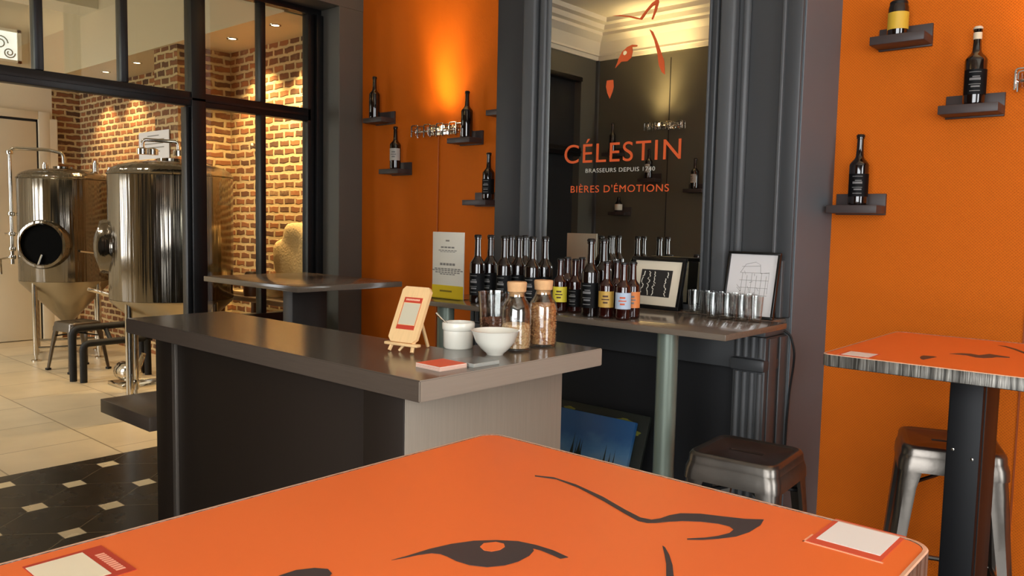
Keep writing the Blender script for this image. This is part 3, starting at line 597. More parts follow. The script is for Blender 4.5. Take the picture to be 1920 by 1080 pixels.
# ------------------------------------------------------------------ metal stools
M_SLOT = M('slot_shade', (8, 8, 8), .8)
def stool(label, loc, rz, H, W, mat=GUN, seat=GUNS, group=None):
    t = thing('metal_stool', label, 'stool', loc, rz, group)
    h = W/2; bm = B()
    # seat pan: rounded square with a hand slot and a folded rim
    def rsq(s, r, n=6):
        o = []
        for cx, cy, a in ((s-r, s-r, 0), (-s+r, s-r, pi/2), (-s+r, -s+r, pi), (s-r, -s+r, 3*pi/2)):
            for k in range(n+1): o.append((cx+r*cos(a+k*pi/2/n), cy+r*sin(a+k*pi/2/n)))
        return o
    n = 28
    ang = lambda p: math.atan2(p[1], p[0])
    slot = [(.16*h*2*.9*math.copysign(abs(cos(2*pi*k/n))**.5, cos(2*pi*k/n)), .028*math.copysign(abs(sin(2*pi*k/n))**.5, sin(2*pi*k/n))) for k in range(n)]
    out1 = rsq(h-.022, .03); out1 = [out1[(i) % 28] for i in range(28)]
    prof = [(out1, H-.006), (rsq(h-.012, .034), H), (rsq(h-.004, .038), H-.002), (rsq(h+.002, .04), H-.012), (rsq(h+.004, .04), H-.035), (rsq(h-.004, .04), H-.037)]
    # align slot ring start to outer ring start by angle
    k0 = min(range(n), key=lambda k: abs((2*pi*k/n)-ang(out1[0])))
    order = []
    for p_ in out1:
        a = ang(p_) % (2*pi); order.append(a)
    sl = [(.062*math.copysign(abs(cos(a))**.5, cos(a)), .014*math.copysign(abs(sin(a))**.5, sin(a))) for a in order]
    rings = [[bm.verts.new((x, y, H-.014)) for x, y in sl], [bm.verts.new((x, y, H-.008)) for x, y in sl]]
    for pts, z in prof: rings.append([bm.verts.new((x, y, z)) for x, y in pts])
    for A, Bq in zip(rings, rings[1:]):
        for i in range(28): bm.faces.new((A[i], A[(i+1) % 28], Bq[(i+1) % 28], Bq[i]))
    st = obj('seat', bm, [seat, mat], t, sm=60)
    for k_, pl in enumerate(st.data.polygons):
        if k_ >= 28*2: pl.material_index = 1
    bm = B(); box(bm, -.07, .07, -.02, .02, H-.019, H-.015); obj('slot_shade_plate', bm, M_SLOT, st, sm=0)  # dark plate added below the slot, standing in for its shade
    bm = B(); fr = []
    for pts, z in ((rsq(h+.004, .04), H-.034), (rsq(h+.010, .04), H-.052), (rsq(h+.012, .038), H-.085), (rsq(h+.006, .038), H-.086)): fr.append([bm.verts.new((x, y, z)) for x, y in pts])
    for A, Bq in zip(fr, fr[1:]):
        for i in range(28): bm.faces.new((A[i], A[(i+1) % 28], Bq[(i+1) % 28], Bq[i]))
    obj('apron', bm, mat, t, sm=60)
    sp = h*.36 if H > .6 else h*.30
    for sx in (-1, 1):
        for sy in (-1, 1):
            bm = B(); rr = []
            for z, wd in ((H-.05, .055), (H-.14, .042), (H*.5, .032), (0.015, .022)):
                f_ = (H-.05-z)/(H-.05); cx = sx*(h-.0+sp*f_); cy = sy*(h+sp*f_)
                # folded L-section leg: corner bulges outward, tapering down
                pts = [(cx, cy-sy*wd*1.25), (cx+sx*.003, cy-sy*wd*.4), (cx-sx*.006, cy-sy*.006), (cx-sx*wd*.4, cy+sy*.003), (cx-sx*wd*1.25, cy), (cx-sx*wd*1.2, cy-sy*.012), (cx-sx*.02, cy-sy*.02), (cx-sx*.012, cy-sy*wd*1.2)]
                rr.append([bm.verts.new((x, y, z)) for x, y in pts])
            for A, Bq in zip(rr, rr[1:]):
                for i in range(8): bm.faces.new((A[i], A[(i+1) % 8], Bq[(i+1) % 8], Bq[i]))
            bm.faces.new(rr[0]); bm.faces.new(rr[-1][::-1]); lg = obj('leg', bm, mat, t, sm=50)
            bm = B(); f_ = 1; box(bm, sx*(h+sp)-.02, sx*(h+sp)+.02, sy*(h+sp)-.02, sy*(h+sp)+.02, 0, .02, .004)
            bmesh.ops.translate(bm, verts=bm.verts[:], vec=(-sx*.012, -sy*.012, 0)); obj('rubber_foot', bm, RUB, lg)
    z = H*.36; f_ = (H-.05-z)/(H-.05); c_ = h+sp*f_-.012
    if H > .6:
        for a, b_ in (((-c_, -c_), (c_, -c_)), ((c_, -c_), (c_, c_)), ((c_, c_), (-c_, c_)), ((-c_, c_), (-c_, -c_))):
            bm = B(); tube(bm, [(a[0], a[1], z), (b_[0], b_[1], z)], .009, 8); obj('footrest_bar', bm, mat, t)
    z = H-.14; c_ = h-.005
    bm = B(); tube(bm, [(-c_, -c_, z), (0, 0, z+.03), (c_, c_, z)], .007, 6); tube(bm, [(-c_, c_, z), (0, 0, z+.03), (c_, -c_, z)], .007, 6); obj('cross_brace', bm, BLKM, t)
    return t
stool('brushed metal bar stool with brown seat standing before the fluted mantel leg', (-1.075, 2.385, 0), rad(4), .75, .285)
stool('worn metal bar stool behind the right orange table post', (-.625, 2.985, 0), rad(18), .755, .30)
stool('low grey metal stool in the brewery before the open tank', (-7.98, 2.93, 0), rad(10), .46, .30, GUN, GUN)

# black bench in the brewery
bb = thing('black_bench', 'black padded low bench frame standing before the tanks', 'bench', (-7.42, 2.66, 0))
bm = B(); tube(bm, bend([(0, 0.02, 0.0), (0, .02, .46), (-.02, .66, .47)], .06), .03, 12); obj('rail', bm, RUB, bb)
bm = B(); tube(bm, bend([(.12, .06, 0.0), (.12, .06, .34), (.1, .66, .34)], .06), .03, 12); obj('rail', bm, RUB, bb)
bm = B(); tube(bm, [(0, .62, 0), (0, .62, .45)], .03, 10); obj('leg', bm, RUB, bb)
bm = B(); tube(bm, [(.12, .62, 0), (.11, .62, .33)], .03, 10); obj('leg', bm, RUB, bb)
bm = B(); tube(bm, [(0, .3, .44), (.12, .3, .33)], .02, 8); obj('cross_strut', bm, RUB, bb)

# ------------------------------------------------------------------ small high table by the partition
st = thing('square_high_table', 'small dark high table standing by the glass partition', 'table', (-4.07, 2.76, 0))
bm = B(); box(bm, -.51, .48, -.36, .36, 1.068, 1.1, .004); obj('tabletop', bm, GTOP, st)
bm = B(); box(bm, -.03, .07, -.12, .12, .02, 1.068, .003); obj('pedestal', bm, BODYD, st)
bm = B(); box(bm, -.25, .25, -.25, .25, 0, .02, .004); obj('base_plate', bm, BLKM, st)

# ------------------------------------------------------------------ bar counter
br_ = thing('bar_counter', 'L-shaped dark wood bar counter with thick top and grey end panel', 'bar counter', (-2.0, 1.4, 0))
def bb_(x0, x1, y0, y1, z0, z1, b=.0025): bm = B(); box(bm, x0+2, x1+2, y0-1.4, y1-1.4, z0, z1, b); return bm
Lp = [(-2.80, 1.183), (-1.30, 1.183), (-1.30, 1.888), (-1.585, 1.888), (-1.585, 1.548), (-2.80, 1.548)]
bm = B(); poly(bm, [(x+2, y-1.4, 1.05) for x, y in Lp], .05)
bmesh.ops.dissolve_limit(bm, angle_limit=.01, verts=bm.verts[:], edges=bm.edges[:])
bmesh.ops.bevel(bm, geom=[e for e in bm.edges], offset=.0025, segments=2, affect='EDGES')
top = obj('countertop', bm, [WOODT, WOODP, WOODD], br_, sm=30)
for pl in top.data.polygons:
    if abs(pl.normal.z) < .5: pl.material_index = 1 if pl.normal.x > .5 else 2
bm = B(); box(bm, -2.675+2, -1.42+2, 1.236-1.4, 1.25-1.4, 0, 1.05, .001); obj('front_panel', bm, BODYD, br_)
for x in (-2.675, ): obj('corner_post', bb_(x, x+.118, 1.228, 1.236, 0, 1.05, .001), BODYD, br_)
obj('steel_strip', bb_(-2.557, -2.535, 1.226, 1.238, 0, 1.05, .001), M('strip_grey', (96, 88, 80), .4, .4), br_)
obj('corner_board', bb_(-1.552, -1.402, 1.226, 1.25, 0, 1.05, .001), BODYD, br_)
obj('end_panel', bb_(-1.42, -1.40, 1.23, 1.832, 0, 1.05, .001), WOODE, br_)
obj('carcass', bb_(-2.67, -1.425, 1.26, 1.50, 0.0, 1.049, 0), BODYD, br_)
obj('carcass', bb_(-1.56, -1.425, 1.50, 1.83, 0.0, 1.049, 0), BODYD, br_)
ss = obj('side_shelf', bb_(-3.16, -2.748, 1.235, 1.47, .70, .752), WOODD, br_); obj('bracket', bb_(-2.748, -2.66, 1.30, 1.45, .70, .75), BODYD, ss)

# ------------------------------------------------------------------ long back table
bt = thing('long_high_table', 'long dark high table against the mantel carrying bottles', 'table', (-1.95, 2.69, 0))
bm = B(); box(bm, -.815, .76, -.25, .255, 1.078, 1.1, .003); obj('tabletop', bm, GTOP, bt)
for x in (.475, -.65):
    y = -.13 if x > 0 else -.17
    bm = B(); lathe(bm, [(0, .02), (.039, .02), (.039, 1.078), (0, 1.078)], 32, (x, y, 0)); lg = obj('column_leg', bm, COLM, bt)
    bm = B(); lathe(bm, [(0, 0), (.165, 0), (.165, .008), (.05, .022), (0, .022)], 40, (x, y, 0)); obj('base_disc', bm, COLM, lg)

# ------------------------------------------------------------------ orange high tables
def otable(label, x0, x1, y0, y1, postx, posty):
    cx, cy = (x0+x1)/2, (y0+y1)/2
    t = thing('square_high_table', label, 'table', (cx, cy, 0)); hx, hy = (x1-x0)/2, (y1-y0)/2
    def rr(hx, hy, r, n=6):
        o = []
        for sx, sy, a in ((1, 1, 0), (-1, 1, pi/2), (-1, -1, pi), (1, -1, 3*pi/2)):
            for k in range(n+1): o.append((sx*(hx-r)+r*cos(a+k*pi/2/n), sy*(hy-r)+r*sin(a+k*pi/2/n)))
        return o
    o = rr(hx-.005, hy-.005, .022); bm = B(); vs = [bm.verts.new((x, y, 1.1)) for x, y in o]; bm.faces.new(vs)
    vb = [bm.verts.new((x, y, 1.068)) for x, y in o]; bm.faces.new(vb[::-1])
    for i in range(len(o)): bm.faces.new((vs[i], vb[i], vb[(i+1) % len(o)], vs[(i+1) % len(o)]))
    obj('tabletop', bm, LAM, t, sm=30)
    bm = B(); R_ = []
    for d, z in ((.0052, 1.0995), (.0048, 1.1008), (.0012, 1.1008), (0, 1.099), (0, 1.067), (.004, 1.065)): R_.append([bm.verts.new((x, y, z)) for x, y in rr(hx-d, hy-d, .026)])
    for A, Bq in zip(R_, R_[1:]):
        for i in range(28): bm.faces.new((A[i], A[(i+1) % 28], Bq[(i+1) % 28], Bq[i]))
    obj('edge_band', bm, [RIB, PALEL], t, sm=50)
    for pl in [c for c in t.children if c.name.startswith('edge_band')][0].data.polygons:
        if pl.normal.z > .5: pl.material_index = 1
    bm = B(); box(bm, postx[0]-cx, postx[1]-cx, posty[0]-cy, posty[1]-cy, .02, 1.067, .004); ps = obj('post', bm, BLKP, t)
    bm = B(); box(bm, postx[1]-cx-.0, postx[1]-cx+.003, posty[0]-cy+.03, posty[0]-cy+.036, .02, 1.06); obj('seam', bm, BLKM, ps)
    for px_, z in ((.018, .83), (.068, .81)):
        bm = B(); lathe(bm, [(0, .003), (.004, .002), (.005, 0)], 12, mat=Matrix.Translation((postx[0]-cx+px_, posty[0]-cy, z)) @ Matrix.Rotation(pi/2, 4, 'X')); obj('bolt', bm, CHR, ps)
    bm = B(); box(bm, -.2, .2, -.15, .15, 0, .02, .004); obj('base_plate', bm, BLKM, t)
    return t
ft = otable('near orange high table with printed eye and brow, silver ribbed edge', -.893, -.213, .205, .975, (-.59, -.505), (.5, .74))
rtb = otable('orange high table on the right in front of the orange wall', -.823, -.17, 2.29, 3.02, (-.542, -.456), (2.545, 2.785))
def tprint(t, pts, name, mat, dz=.0004, th=.0004):
    bm = B(); poly(bm, [Vector((p.x-t.location.x, p.y-t.location.y, 1.1+dz)) for p in pts], th); return obj(name, bm, mat, t, sm=0)
Z = lambda L, ox, oy, s: [at(ox+x/s, oy+y/s, 'z', 1.1) for x, y in L]
brow = [(775, 221), (860, 230), (960, 262), (1080, 317), (1180, 375), (1250, 411), (1300, 421), (1340, 415), (1380, 401), (1430, 392), (1520, 394), (1620, 406), (1720, 417), (1805, 420),
        (1790, 445), (1740, 476), (1680, 496), (1600, 506), (1530, 511), (1460, 510), (1460, 506), (1540, 502), (1600, 494), (1650, 481), (1670, 465), (1650, 450), (1600, 438), (1520, 429), (1440, 426), (1380, 429), (1320, 435), (1280, 435), (1240, 426), (1180, 393), (1080, 334), (970, 276), (870, 238), (775, 225)]
eye = [(130, 603), (200, 584), (300, 553), (400, 530), (500, 516), (600, 513), (700, 518), (780, 535), (860, 560), (925, 590), (890, 596), (850, 578), (800, 558), (765, 549), (770, 560), (750, 582), (700, 609), (640, 626), (560, 634), (480, 625), (420, 606), (380, 586), (350, 575), (310, 571), (250, 579), (190, 592)]
tprint(ft, Z(brow, 680, 800, 2.4), 'printed_brow', INK)
tprint(ft, Z(eye, 680, 800, 2.4), 'printed_eye', INK)
tprint(ft, Z([(528, 545), (545, 529), (600, 523), (635, 531), (640, 545), (620, 558), (580, 566), (545, 560)], 680, 800, 2.4), 'eye_glint', LAM, .0009)
tprint(ft, Z([(1349, 538), (1360, 545), (1380, 580), (1394, 625), (1400, 680), (1396, 740), (1380, 790), (1366, 740), (1366, 672), (1366, 620), (1358, 575)], 680, 800, 2.4), 'printed_nose', INK)
tprint(ft, Z([(525, 1080), (555, 1070), (590, 1066), (615, 1068), (622, 1076), (612, 1090), (570, 1104), (520, 1098), (470, 1108), (500, 1090)], 0, 0, 1), 'printed_tear', INK)
tprint(rtb, Z([(1385, 500), (1400, 484), (1430, 476), (1500, 480), (1560, 486), (1610, 495), (1560, 505), (1500, 517), (1430, 530), (1395, 520)], 1530, 600, 7.11), 'printed_tear', INK)
tprint(rtb, Z([(630, 143), (680, 141), (720, 143), (755, 149), (775, 147), (800, 144), (825, 148), (885, 157), (885, 160), (830, 157), (810, 160), (775, 161), (740, 158), (700, 149)], 1500, 600, 2.25), 'printed_eye', INK)
tprint(rtb, Z([(835, 108), (870, 111), (910, 122), (950, 137), (1000, 150), (1000, 156), (945, 142), (905, 126), (865, 114)], 1500, 600, 2.25), 'printed_brow', INK)
def sticker(t, x0, x1, y0, y1, nm, band=None):
    cx, cy = t.location.x, t.location.y
    bm = B(); box(bm, x0-.006-cx, x1+.005-cx, y0-.014-cy, y1+.008-cy, 1.1001, 1.1006); s = obj('sticker', bm, RED if band else ORNG2, t, sm=0); s['label'] = nm
    bm = B(); box(bm, x0-cx, x1-cx, y0-cy, y1-cy, 1.1006, 1.1009); obj('white_field', bm, M('sticker_white', (238, 232, 224), .5), s, sm=0)
    bm = B(); box(bm, x0-.009-cx, x1+.008-cx, y0-.018-cy, y0-.0155-cy, 1.1001, 1.1006); box(bm, x0-.009-cx, x0-.0068-cx, y0-.018-cy, y0+.01-cy, 1.1001, 1.1006); obj('corner_line', bm, M('peach_line', (250, 170, 130), .5), s, sm=0)
ORNG2 = M('red_orange_border', (214, 84, 56), .5)
sticker(ft, -.317, -.248, .898, .970, 'white square sticker with a red border at the right corner')
# near left sticker, with red heading band
cx, cy = ft.location.x, ft.location.y
bm = B(); box(bm, -.868-cx, -.782-cx, .262-cy, .337-cy, 1.1001, 1.1006); s = obj('sticker', bm, RED, ft, sm=0); s['label'] = 'white square sticker with a red heading at the left corner'
bm = B(); box(bm, -.862-cx, -.79-cx, .263-cy, .316-cy, 1.1006, 1.1009); obj('white_field', bm, M('sticker_cream', (236, 222, 190), .5), s, sm=0)
bm = B()
for i in range(10): box(bm, -.846+i*.0055-cx, -.8425+i*.0055-cx, .322-cy, .331-cy, 1.1006, 1.1008)
obj('heading_text', bm, M('peach_text', (240, 170, 140), .5), s, sm=0)
sticker(rtb, -.775, -.70, 2.315, 2.40, 'pale sticker at the left corner')

# ------------------------------------------------------------------ bottles
def make_bottle(kind, mat=BOT, lab=None, cap=None, ang=-1.1):
    r, h = {'tall': (.034, .302), 'wide': (.038, .288), 'small': (.0295, .218)}[kind]
    e = bpy.data.objects.new('beer_bottle', None); COL.objects.link(e); e.empty_display_size = .03
    rn = .0125 if kind == 'small' else .0135
    z1, z2 = h*.56, h*.70
    pf = [(0, .004), (r*.75, .0), (r*.96, .004), (r, .012), (r, z1)]
    for k in range(1, 9):
        a = k/8; s = .5-.5*cos(a*pi); pf.append((r+(rn-r)*s*.93, z1+(z2-z1)*a))
    pf += [(rn, h*.80), (rn*.95, h*.93), (rn*1.15, h*.935), (rn*1.15, h*.955), (rn*.98, h*.96), (rn*.98, h*.985), (0, h*.985)]
    bm = B(); lathe(bm, pf, 28); obj('glass_body', bm, mat, e, sm=50)
    bm = B(); lathe(bm, [(rn*1.05, h*.962), (rn*1.25, h*.965), (rn*1.2, h*.985), (rn*.9, h), (0, h)], 20); obj('crown_cap', bm, cap or BLKM, e, sm=40)
    if lab == 'dark':
        bm = B(); lathe(bm, [(r+.0005, h*.12), (r+.0007, h*.12), (r+.0007, h*.44), (r+.0005, h*.44)], 28, a0=ang-1.4, a1=ang+1.4); l = obj('label', bm, LBLK, e)
        bm = B()
        for z, hh, wd in ((.40, .008, .8), (.34, .012, .5), (.30, .03, .75), (.245, .008, .8), (.21, .02, .6), (.16, .01, .7)):
            lathe(bm, [(r+.001, h*z), (r+.001, h*(z+hh))], 10, a0=ang-wd, a1=ang+wd*.3)
        obj('label_print', bm, LWHT, l, sm=0)
    elif lab:
        bm = B(); lathe(bm, [(r+.0005, h*.20), (r+.0008, h*.20), (r+.0008, h*.48), (r+.0005, h*.48)], 28, a0=ang-1.3, a1=ang+1.3); l = obj('label', bm, lab, e)
        bm = B()
        for z, hh, wd in ((.38, .03, .35), (.33, .02, .5), (.27, .03, .3)): lathe(bm, [(r+.0011, h*z), (r+.0011, h*(z+hh))], 8, a0=ang-wd, a1=ang+wd)
        obj('label_print', bm, LBR if lab in (LYEL, LGOLD) else ORNG if lab is LBLUE else LWHT, l, sm=0)
    return e
protos = {}
def bottle(key, px=None, y=None, z=1.1, x=None, label='', group=None, rz=0):
    kind, mat, lab, cap = key
    k = (kind, mat.name, lab if isinstance(lab, str) or lab is None else lab.name, cap.name if cap else '')
    if k not in protos: protos[k] = o = make_bottle(*key); protos[k] = o
    else: o = dup(protos[k])
    if x is None: x = at(px, 520, 'y', y).x
    o.location = (x, y, z); o.rotation_euler[2] = rz; tag(o, label, 'bottle', group); return o
TD = ('tall', BOT, 'dark', None); TP = ('tall', BOT, None, None)
G1 = 'bottles crowded on the long back table'
front = [(895, 2.55, 'leftmost tall dark beer bottle on the long table, against the orange wall'), (919, 2.625, 'second tall dark bottle from the left on the long table'), (945, 2.55, 'third tall dark bottle from the left, on the long table'),
         (972, 2.63, 'fourth tall dark bottle from the left, above the cork jars'), (998, 2.56, 'fifth tall dark bottle from the left, against the grey moulding'), (1021, 2.64, 'sixth tall dark bottle from the left, beside the yellow-labelled small bottle')]
for px, y, lb in front: bottle(TD, px, y, label=lb, group=G1)
for px, y, lb in ((957, 2.71, 'tall dark bottle in the second row, between the third and fourth'), (983, 2.80, 'tall dark bottle in the second row, between the fourth and fifth'), (910, 2.72, 'tall dark bottle in the second row, between the two leftmost'), (1034, 2.8, 'tall dark bottle at the back, just left of the tan card')):
    if px in (910, 1034): continue
    bottle(TP, px, y, label=lb, group=G1)
SY = ('small', BOTR, LYEL, None); SD = ('small', BOTR, 'dark', None); SG = ('small', BOTR, LGOLD, None); SB = ('small', BOTR, LBLUE, None); SO = ('small', BOTR, LORG, None); SP = ('small', BOTR, None, None)
bottle(SY, 1051, 2.545, label='small brown bottle with a bright yellow label on the back table', group=G1)
bottle(SD, 1079, 2.58, label='small brown bottle with white print between yellow-labelled and tall bottle', group=G1)
bottle(SP, 1064, 2.69, label='small unlabelled brown bottle tucked behind the yellow-labelled one', group=G1)
bottle(TD, 1107, 2.515, label='tall dark bottle at the front of the right bottle cluster', group=G1)
bottle(TP, 1131, 2.68, label='tall dark bottle standing behind the gold-labelled small bottle', group=G1)
bottle(SG, 1138, 2.52, label='small brown bottle with a gold label in the right cluster', group=G1)
bottle(SP, 1157, 2.61, label='small brown bottle half hidden between the gold and pale blue labels', group=G1)
bottle(SB, 1170, 2.52, label='small brown bottle with a white and pale blue label', group=G1)
bottle(SO, 1187, 2.59, label='small brown bottle with an orange and white label, rightmost of all', group=G1)
bottle(SP, 1091, 2.74, label='small brown bottle at the back, left of the tall front bottle', group=G1)

# wall shelves with their bottles
def shelf_obj():
    e = bpy.data.objects.new('bottle_shelf', None); COL.objects.link(e)
    bm = B(); box(bm, -.1, .1, -.13, -.015, -.033, 0, .002); obj('ledge', bm, SHW, e)
    bm = B(); box(bm, -.1, .1, -.015, 0, -.038, .05, .002); obj('back_plate', bm, SHW, e); return e
SHW = M('charcoal_shelf_wood', (62, 52, 50), .45, var=.12, vscale=8, stretch=(3, 30, 30))
sh0 = None
def wshelf(x, z, label, y=YW-.002, rz=0, group='small wall shelves'):
    global sh0
    if sh0 is None: sh0 = o = shelf_obj()
    else: o = dup(sh0)
    o.location = (x, y, z); o.rotation_euler[2] = rz; return tag(o, label, 'shelf', group)
yb = 3.615
TDW = ('wide', BOT, 'dark', None); TPW = ('wide', BOT, None, None)
LW = ('wide', BOT, M('silver_label', (176, 170, 160), .5), None); NW = ('wide', BOT, 'dark', M('pale_cap', (200, 190, 170), .4))
for px_, bx, z, key, sl, bl in (
    (0, -4.472, 2.168, TPW, 'small dark shelf on the left orange wall beside the casing, highest of the left group', 'tall dark bottle on the shelf next to the grey casing'),
    (0, -4.245, 1.810, LW, 'small dark shelf on the left orange wall under the silver-labelled bottle', 'tall dark bottle with a silver label on the left orange wall'),
    (0, -3.564, 1.985, TPW, 'small dark shelf right of the left wall light', 'tall dark bottle on the shelf right of the left wall light'),
    (0, -3.370, 1.596, TDW, 'low dark shelf partly hidden by the chimney breast', 'tall dark bottle on the low shelf beside the chimney breast'),
    (1, -.208*3.42, 1.45+.1408*3.42, NW, 'small dark shelf on the right orange wall nearest the wall light', 'tall dark bottle with pale neck band on the right orange wall'),
    (1, -.3253*3.42, 1.45+.0314*3.42, TDW, 'small dark shelf on the right orange wall, lowest, by the chimney breast', 'tall dark bottle on the lowest right shelf by the chimney breast')):
    off = {-4.472: .03, -4.245: -.02, -3.564: -.03, -3.370: -.08}.get(bx, -.01)
    wshelf(bx+off, z, sl, (YW2 if px_ else YW)-.002); bottle(key, x=bx, y=3.42 if px_ else yb, z=z+.0004, label=bl, group='bottles on the wall shelves')
    if key is NW:
        bm = B(); lathe(bm, [(.0142, .240), (.0148, .240), (.0148, .265), (.0142, .265)], 20)
        q = [o for o in bpy.data.objects if o.get('label') == bl][0]; obj('neck_band', bm, M('cream_band', (216, 196, 164), .6), q)
wshelf(-3.26, 2.135, 'small dark shelf mostly hidden behind the chimney breast, left orange wall')
bz = 1.45+(2.268-1.45)/3.62*3.42; wshelf(-.28*3.42*1.028, bz, 'small dark shelf high on the right orange wall', YW2-.002)
e = thing('short_bottle', 'short dark bottle with yellow label on the highest right shelf', 'bottle', (-.2909*3.42, 3.42, bz+.0004), 0, 'bottles on the wall shelves')
bm = B(); lathe(bm, [(0, 0), (.036, 0), (.038, .006), (.038, .105), (.034, .12), (0, .124)], 32); obj('glass_body', bm, BOT, e)
bm = B(); lathe(bm, [(.0385, .022), (.0389, .022), (.0389, .088), (.0385, .088)], 28, a0=-1.2-1.4, a1=-1.2+1.4); obj('label', bm, LYEL2 if False else M('mustard_label', (206, 166, 50), .5), e)
bm = B(); lathe(bm, [(.034, .118), (.033, .13), (.028, .135), (0, .135)], 28); obj('cap', bm, BLKM, e)
# mirrored wall
yo = YO+.002
for x, z, lb in ((-4.68, 2.2, 'first from the corner'), (-4.24, 1.93, 'second from the corner'), (-3.73, 1.82, 'rightmost'), (-4.58, 1.60, 'lowest, with the short bottle')):
    wshelf(x, z, 'small shelf on the grey wall seen in the mirror, '+lb, yo, pi, 'small shelves on the mirrored wall')
    if z > 1.7: bottle(TP if z > 2 else LW, x=x, y=yo+.085, z=z+.0004, label='bottle on the grey wall seen in the mirror, '+lb, group='bottles on the mirrored wall', rz=pi)
e = thing('short_bottle', 'short bottle with pale label on the lowest mirrored shelf', 'bottle', (-4.58, yo+.085, 1.601), pi, 'bottles on the mirrored wall')
bm = B(); lathe(bm, [(0, 0), (.036, 0), (.038, .006), (.038, .08), (.02, .11), (.014, .15), (0, .15)], 32); obj('glass_body', bm, BOT, e)
bm = B(); lathe(bm, [(.0385, .015), (.0389, .075)], 28); obj('label', bm, PAPER, e)

# ------------------------------------------------------------------ wall lights
def sconce(label, x, y, z, rz, power):
    t = thing('wall_light', label, 'wall light', (x, y, z), rz, 'chrome wall lights')
    bm = B(); box(bm, -.13, .13, -.02, 0, -.03, .03, .004); obj('back_plate', bm, CHR, t)
    bm = B(); box(bm, -.2, .2, -.075, -.055, -.012, .0, .003); tube(bm, [(-.08, 0, 0), (-.08, -.065, -.006)], .007, 8); tube(bm, [(.08, 0, 0), (.08, -.065, -.006)], .007, 8); obj('cross_bar', bm, CHR, t)
    for k in range(4):
        cx = -.18+k*.12
        bm = B()
        for s in (-1, 1):
            tube(bm, bend([(cx-.03, -.065+s*.028, -.04), (cx-.03, -.065+s*.028, .035), (cx+.03, -.065+s*.028, .035), (cx+.03, -.065+s*.028, -.04)], .012, 3), .0045, 6)
        tube(bm, [(cx-.03, -.093, 0), (cx-.03, -.037, 0)], .004, 6); tube(bm, [(cx+.03, -.093, 0), (cx+.03, -.037, 0)], .004, 6)
        cg = obj('cage_shade', bm, CHR, t)
        bm = B(); lathe(bm, [(.02, -.03), (.024, .02)], 16, (cx, -.065, 0)); obj('glass_cup', bm, TGLASS, cg)
        bm = B(); lathe(bm, [(0, -.012), (.008, -.01), (.011, .004), (.006, .016), (0, .018)], 12, (cx, -.065, .01)); obj('bulb', bm, BULB if k == 2 else CHR, cg)
    c_, s_ = cos(rz), sin(rz)
    for cx, pw, cone_, sl_ in ((-.10, power*.10, 120, .2), (.08, power*.14, 130, .25), (.05, power*.9, 100, .05), (0, power*2.6, 62, .0)):
        lx, ly = cx, -.13
        d = Vector((0, sl_, 1)); d = Vector((d.x*c_-d.y*s_, d.x*s_+d.y*c_, d.z))
        light('lamp_glow', 'SPOT', (x+lx*c_-ly*s_, y+lx*s_+ly*c_, z+.055), pw, (1, .70, .32), .06, d, cone=rad(cone_), blend=1.0)
    return t
sconce('chrome wall light on the left orange wall, glowing upward', -3.86, YW-.002, 2.055, 0, 30)
sconce('chrome wall light on the right orange wall at the photo edge', -.37, YW2-.002, 1.45+.1645*3.43, 0, 34)
sconce('chrome wall light on the grey wall seen in the mirror', -4.09, yo, 2.44, pi, 33)
bm = B(); tube(bm, [(-3.90, YW-.008, 2.02), (-3.905, YW-.007, 1.1), (-3.905, YW-.007, .3)], .004, 6); tag(obj('lamp_cable', bm, M('orange_cable', (190, 96, 30), .6)), 'thin orange cable hanging below the left wall light', 'cable')

# ------------------------------------------------------------------ cards and frames on the back table
def card(label, x, y, z, W, H, mat, foot, rz=0):
    t = thing('menu_card', label, 'card', (x, y, z), rz)
    bm = B(); box(bm, -W/2, W/2, -.003, .003, 0, H, .001); obj('card_sheet', bm, mat, t)
    if foot:
        bm = B(); box(bm, -W/2, W/2, -.0042, -.003, 0, H*.20); obj('yellow_foot', bm, YEL, t, sm=0)
    bm = B(); box(bm, -W/2, W/2, -.035, .035, 0, .004); obj('stand', bm, m_clear, t)
    bm = B()
    for z_, w_, h_ in ((.86, .03, .012), (.76, .09, .012), (.72, .12, .006), (.70, .1, .005), (.50, .1, .018), (.44, .17, .009), (.415, .2, .009), (.385, .16, .009), (.36, .1, .008)):
        n = max(1, int(w_/.02)); 
        for k in range(n): box(bm, (-w_/2+w_*k/n)*W/.2, (-w_/2+w_*(k+.8)/n)*W/.2, -.0036, -.003, H*z_, H*z_+h_*.6)
    obj('text_lines', bm, TXT, t, sm=0)
    if foot:
        bm = B(); box(bm, -.05, .03, -.0048, -.0042, H*.1, H*.1+.008); obj('foot_text', bm, M('olive_text', (120, 100, 20), .6), t, sm=0)
    return t
m_clear = m_glass('clear_acrylic', (235, 238, 236))
card('tall white price card with yellow foot, left end of the back table', -2.655, 2.585, 1.1, .205, .308, PAPER, True)
def frame(label, x, y, z, W, H, tilt, rz, mat_in, bw, art):
    t = thing('picture_frame', label, 'picture frame', (x, y, z), rz)
    T = Matrix.Rotation(-tilt, 4, 'X')
    bm = B()
    for a in ((-W/2, W/2, 0, bw), (-W/2, W/2, H-bw, H), (-W/2, -W/2+bw, bw, H-bw), (W/2-bw, W/2, bw, H-bw)): box(bm, a[0], a[1], -.009, .009, a[2], a[3], .002, mat=T)
    obj('frame', bm, BLKF, t)
    bm = B(); box(bm, -W/2+bw*.5, W/2-bw*.5, .0, .004, bw*.5, H-bw*.5, mat=T); obj('paper', bm, mat_in, t, sm=0)
    art(t, T, W, H)
    bm = B(); box(bm, W*.22, W*.38, .006, .010, 0, H*.9, mat=Matrix.Translation((0, H*sin(tilt)*.55+.045, 0)) @ Matrix.Rotation(rad(4), 4, 'X')); obj('strut', bm, BLKF, t); return t
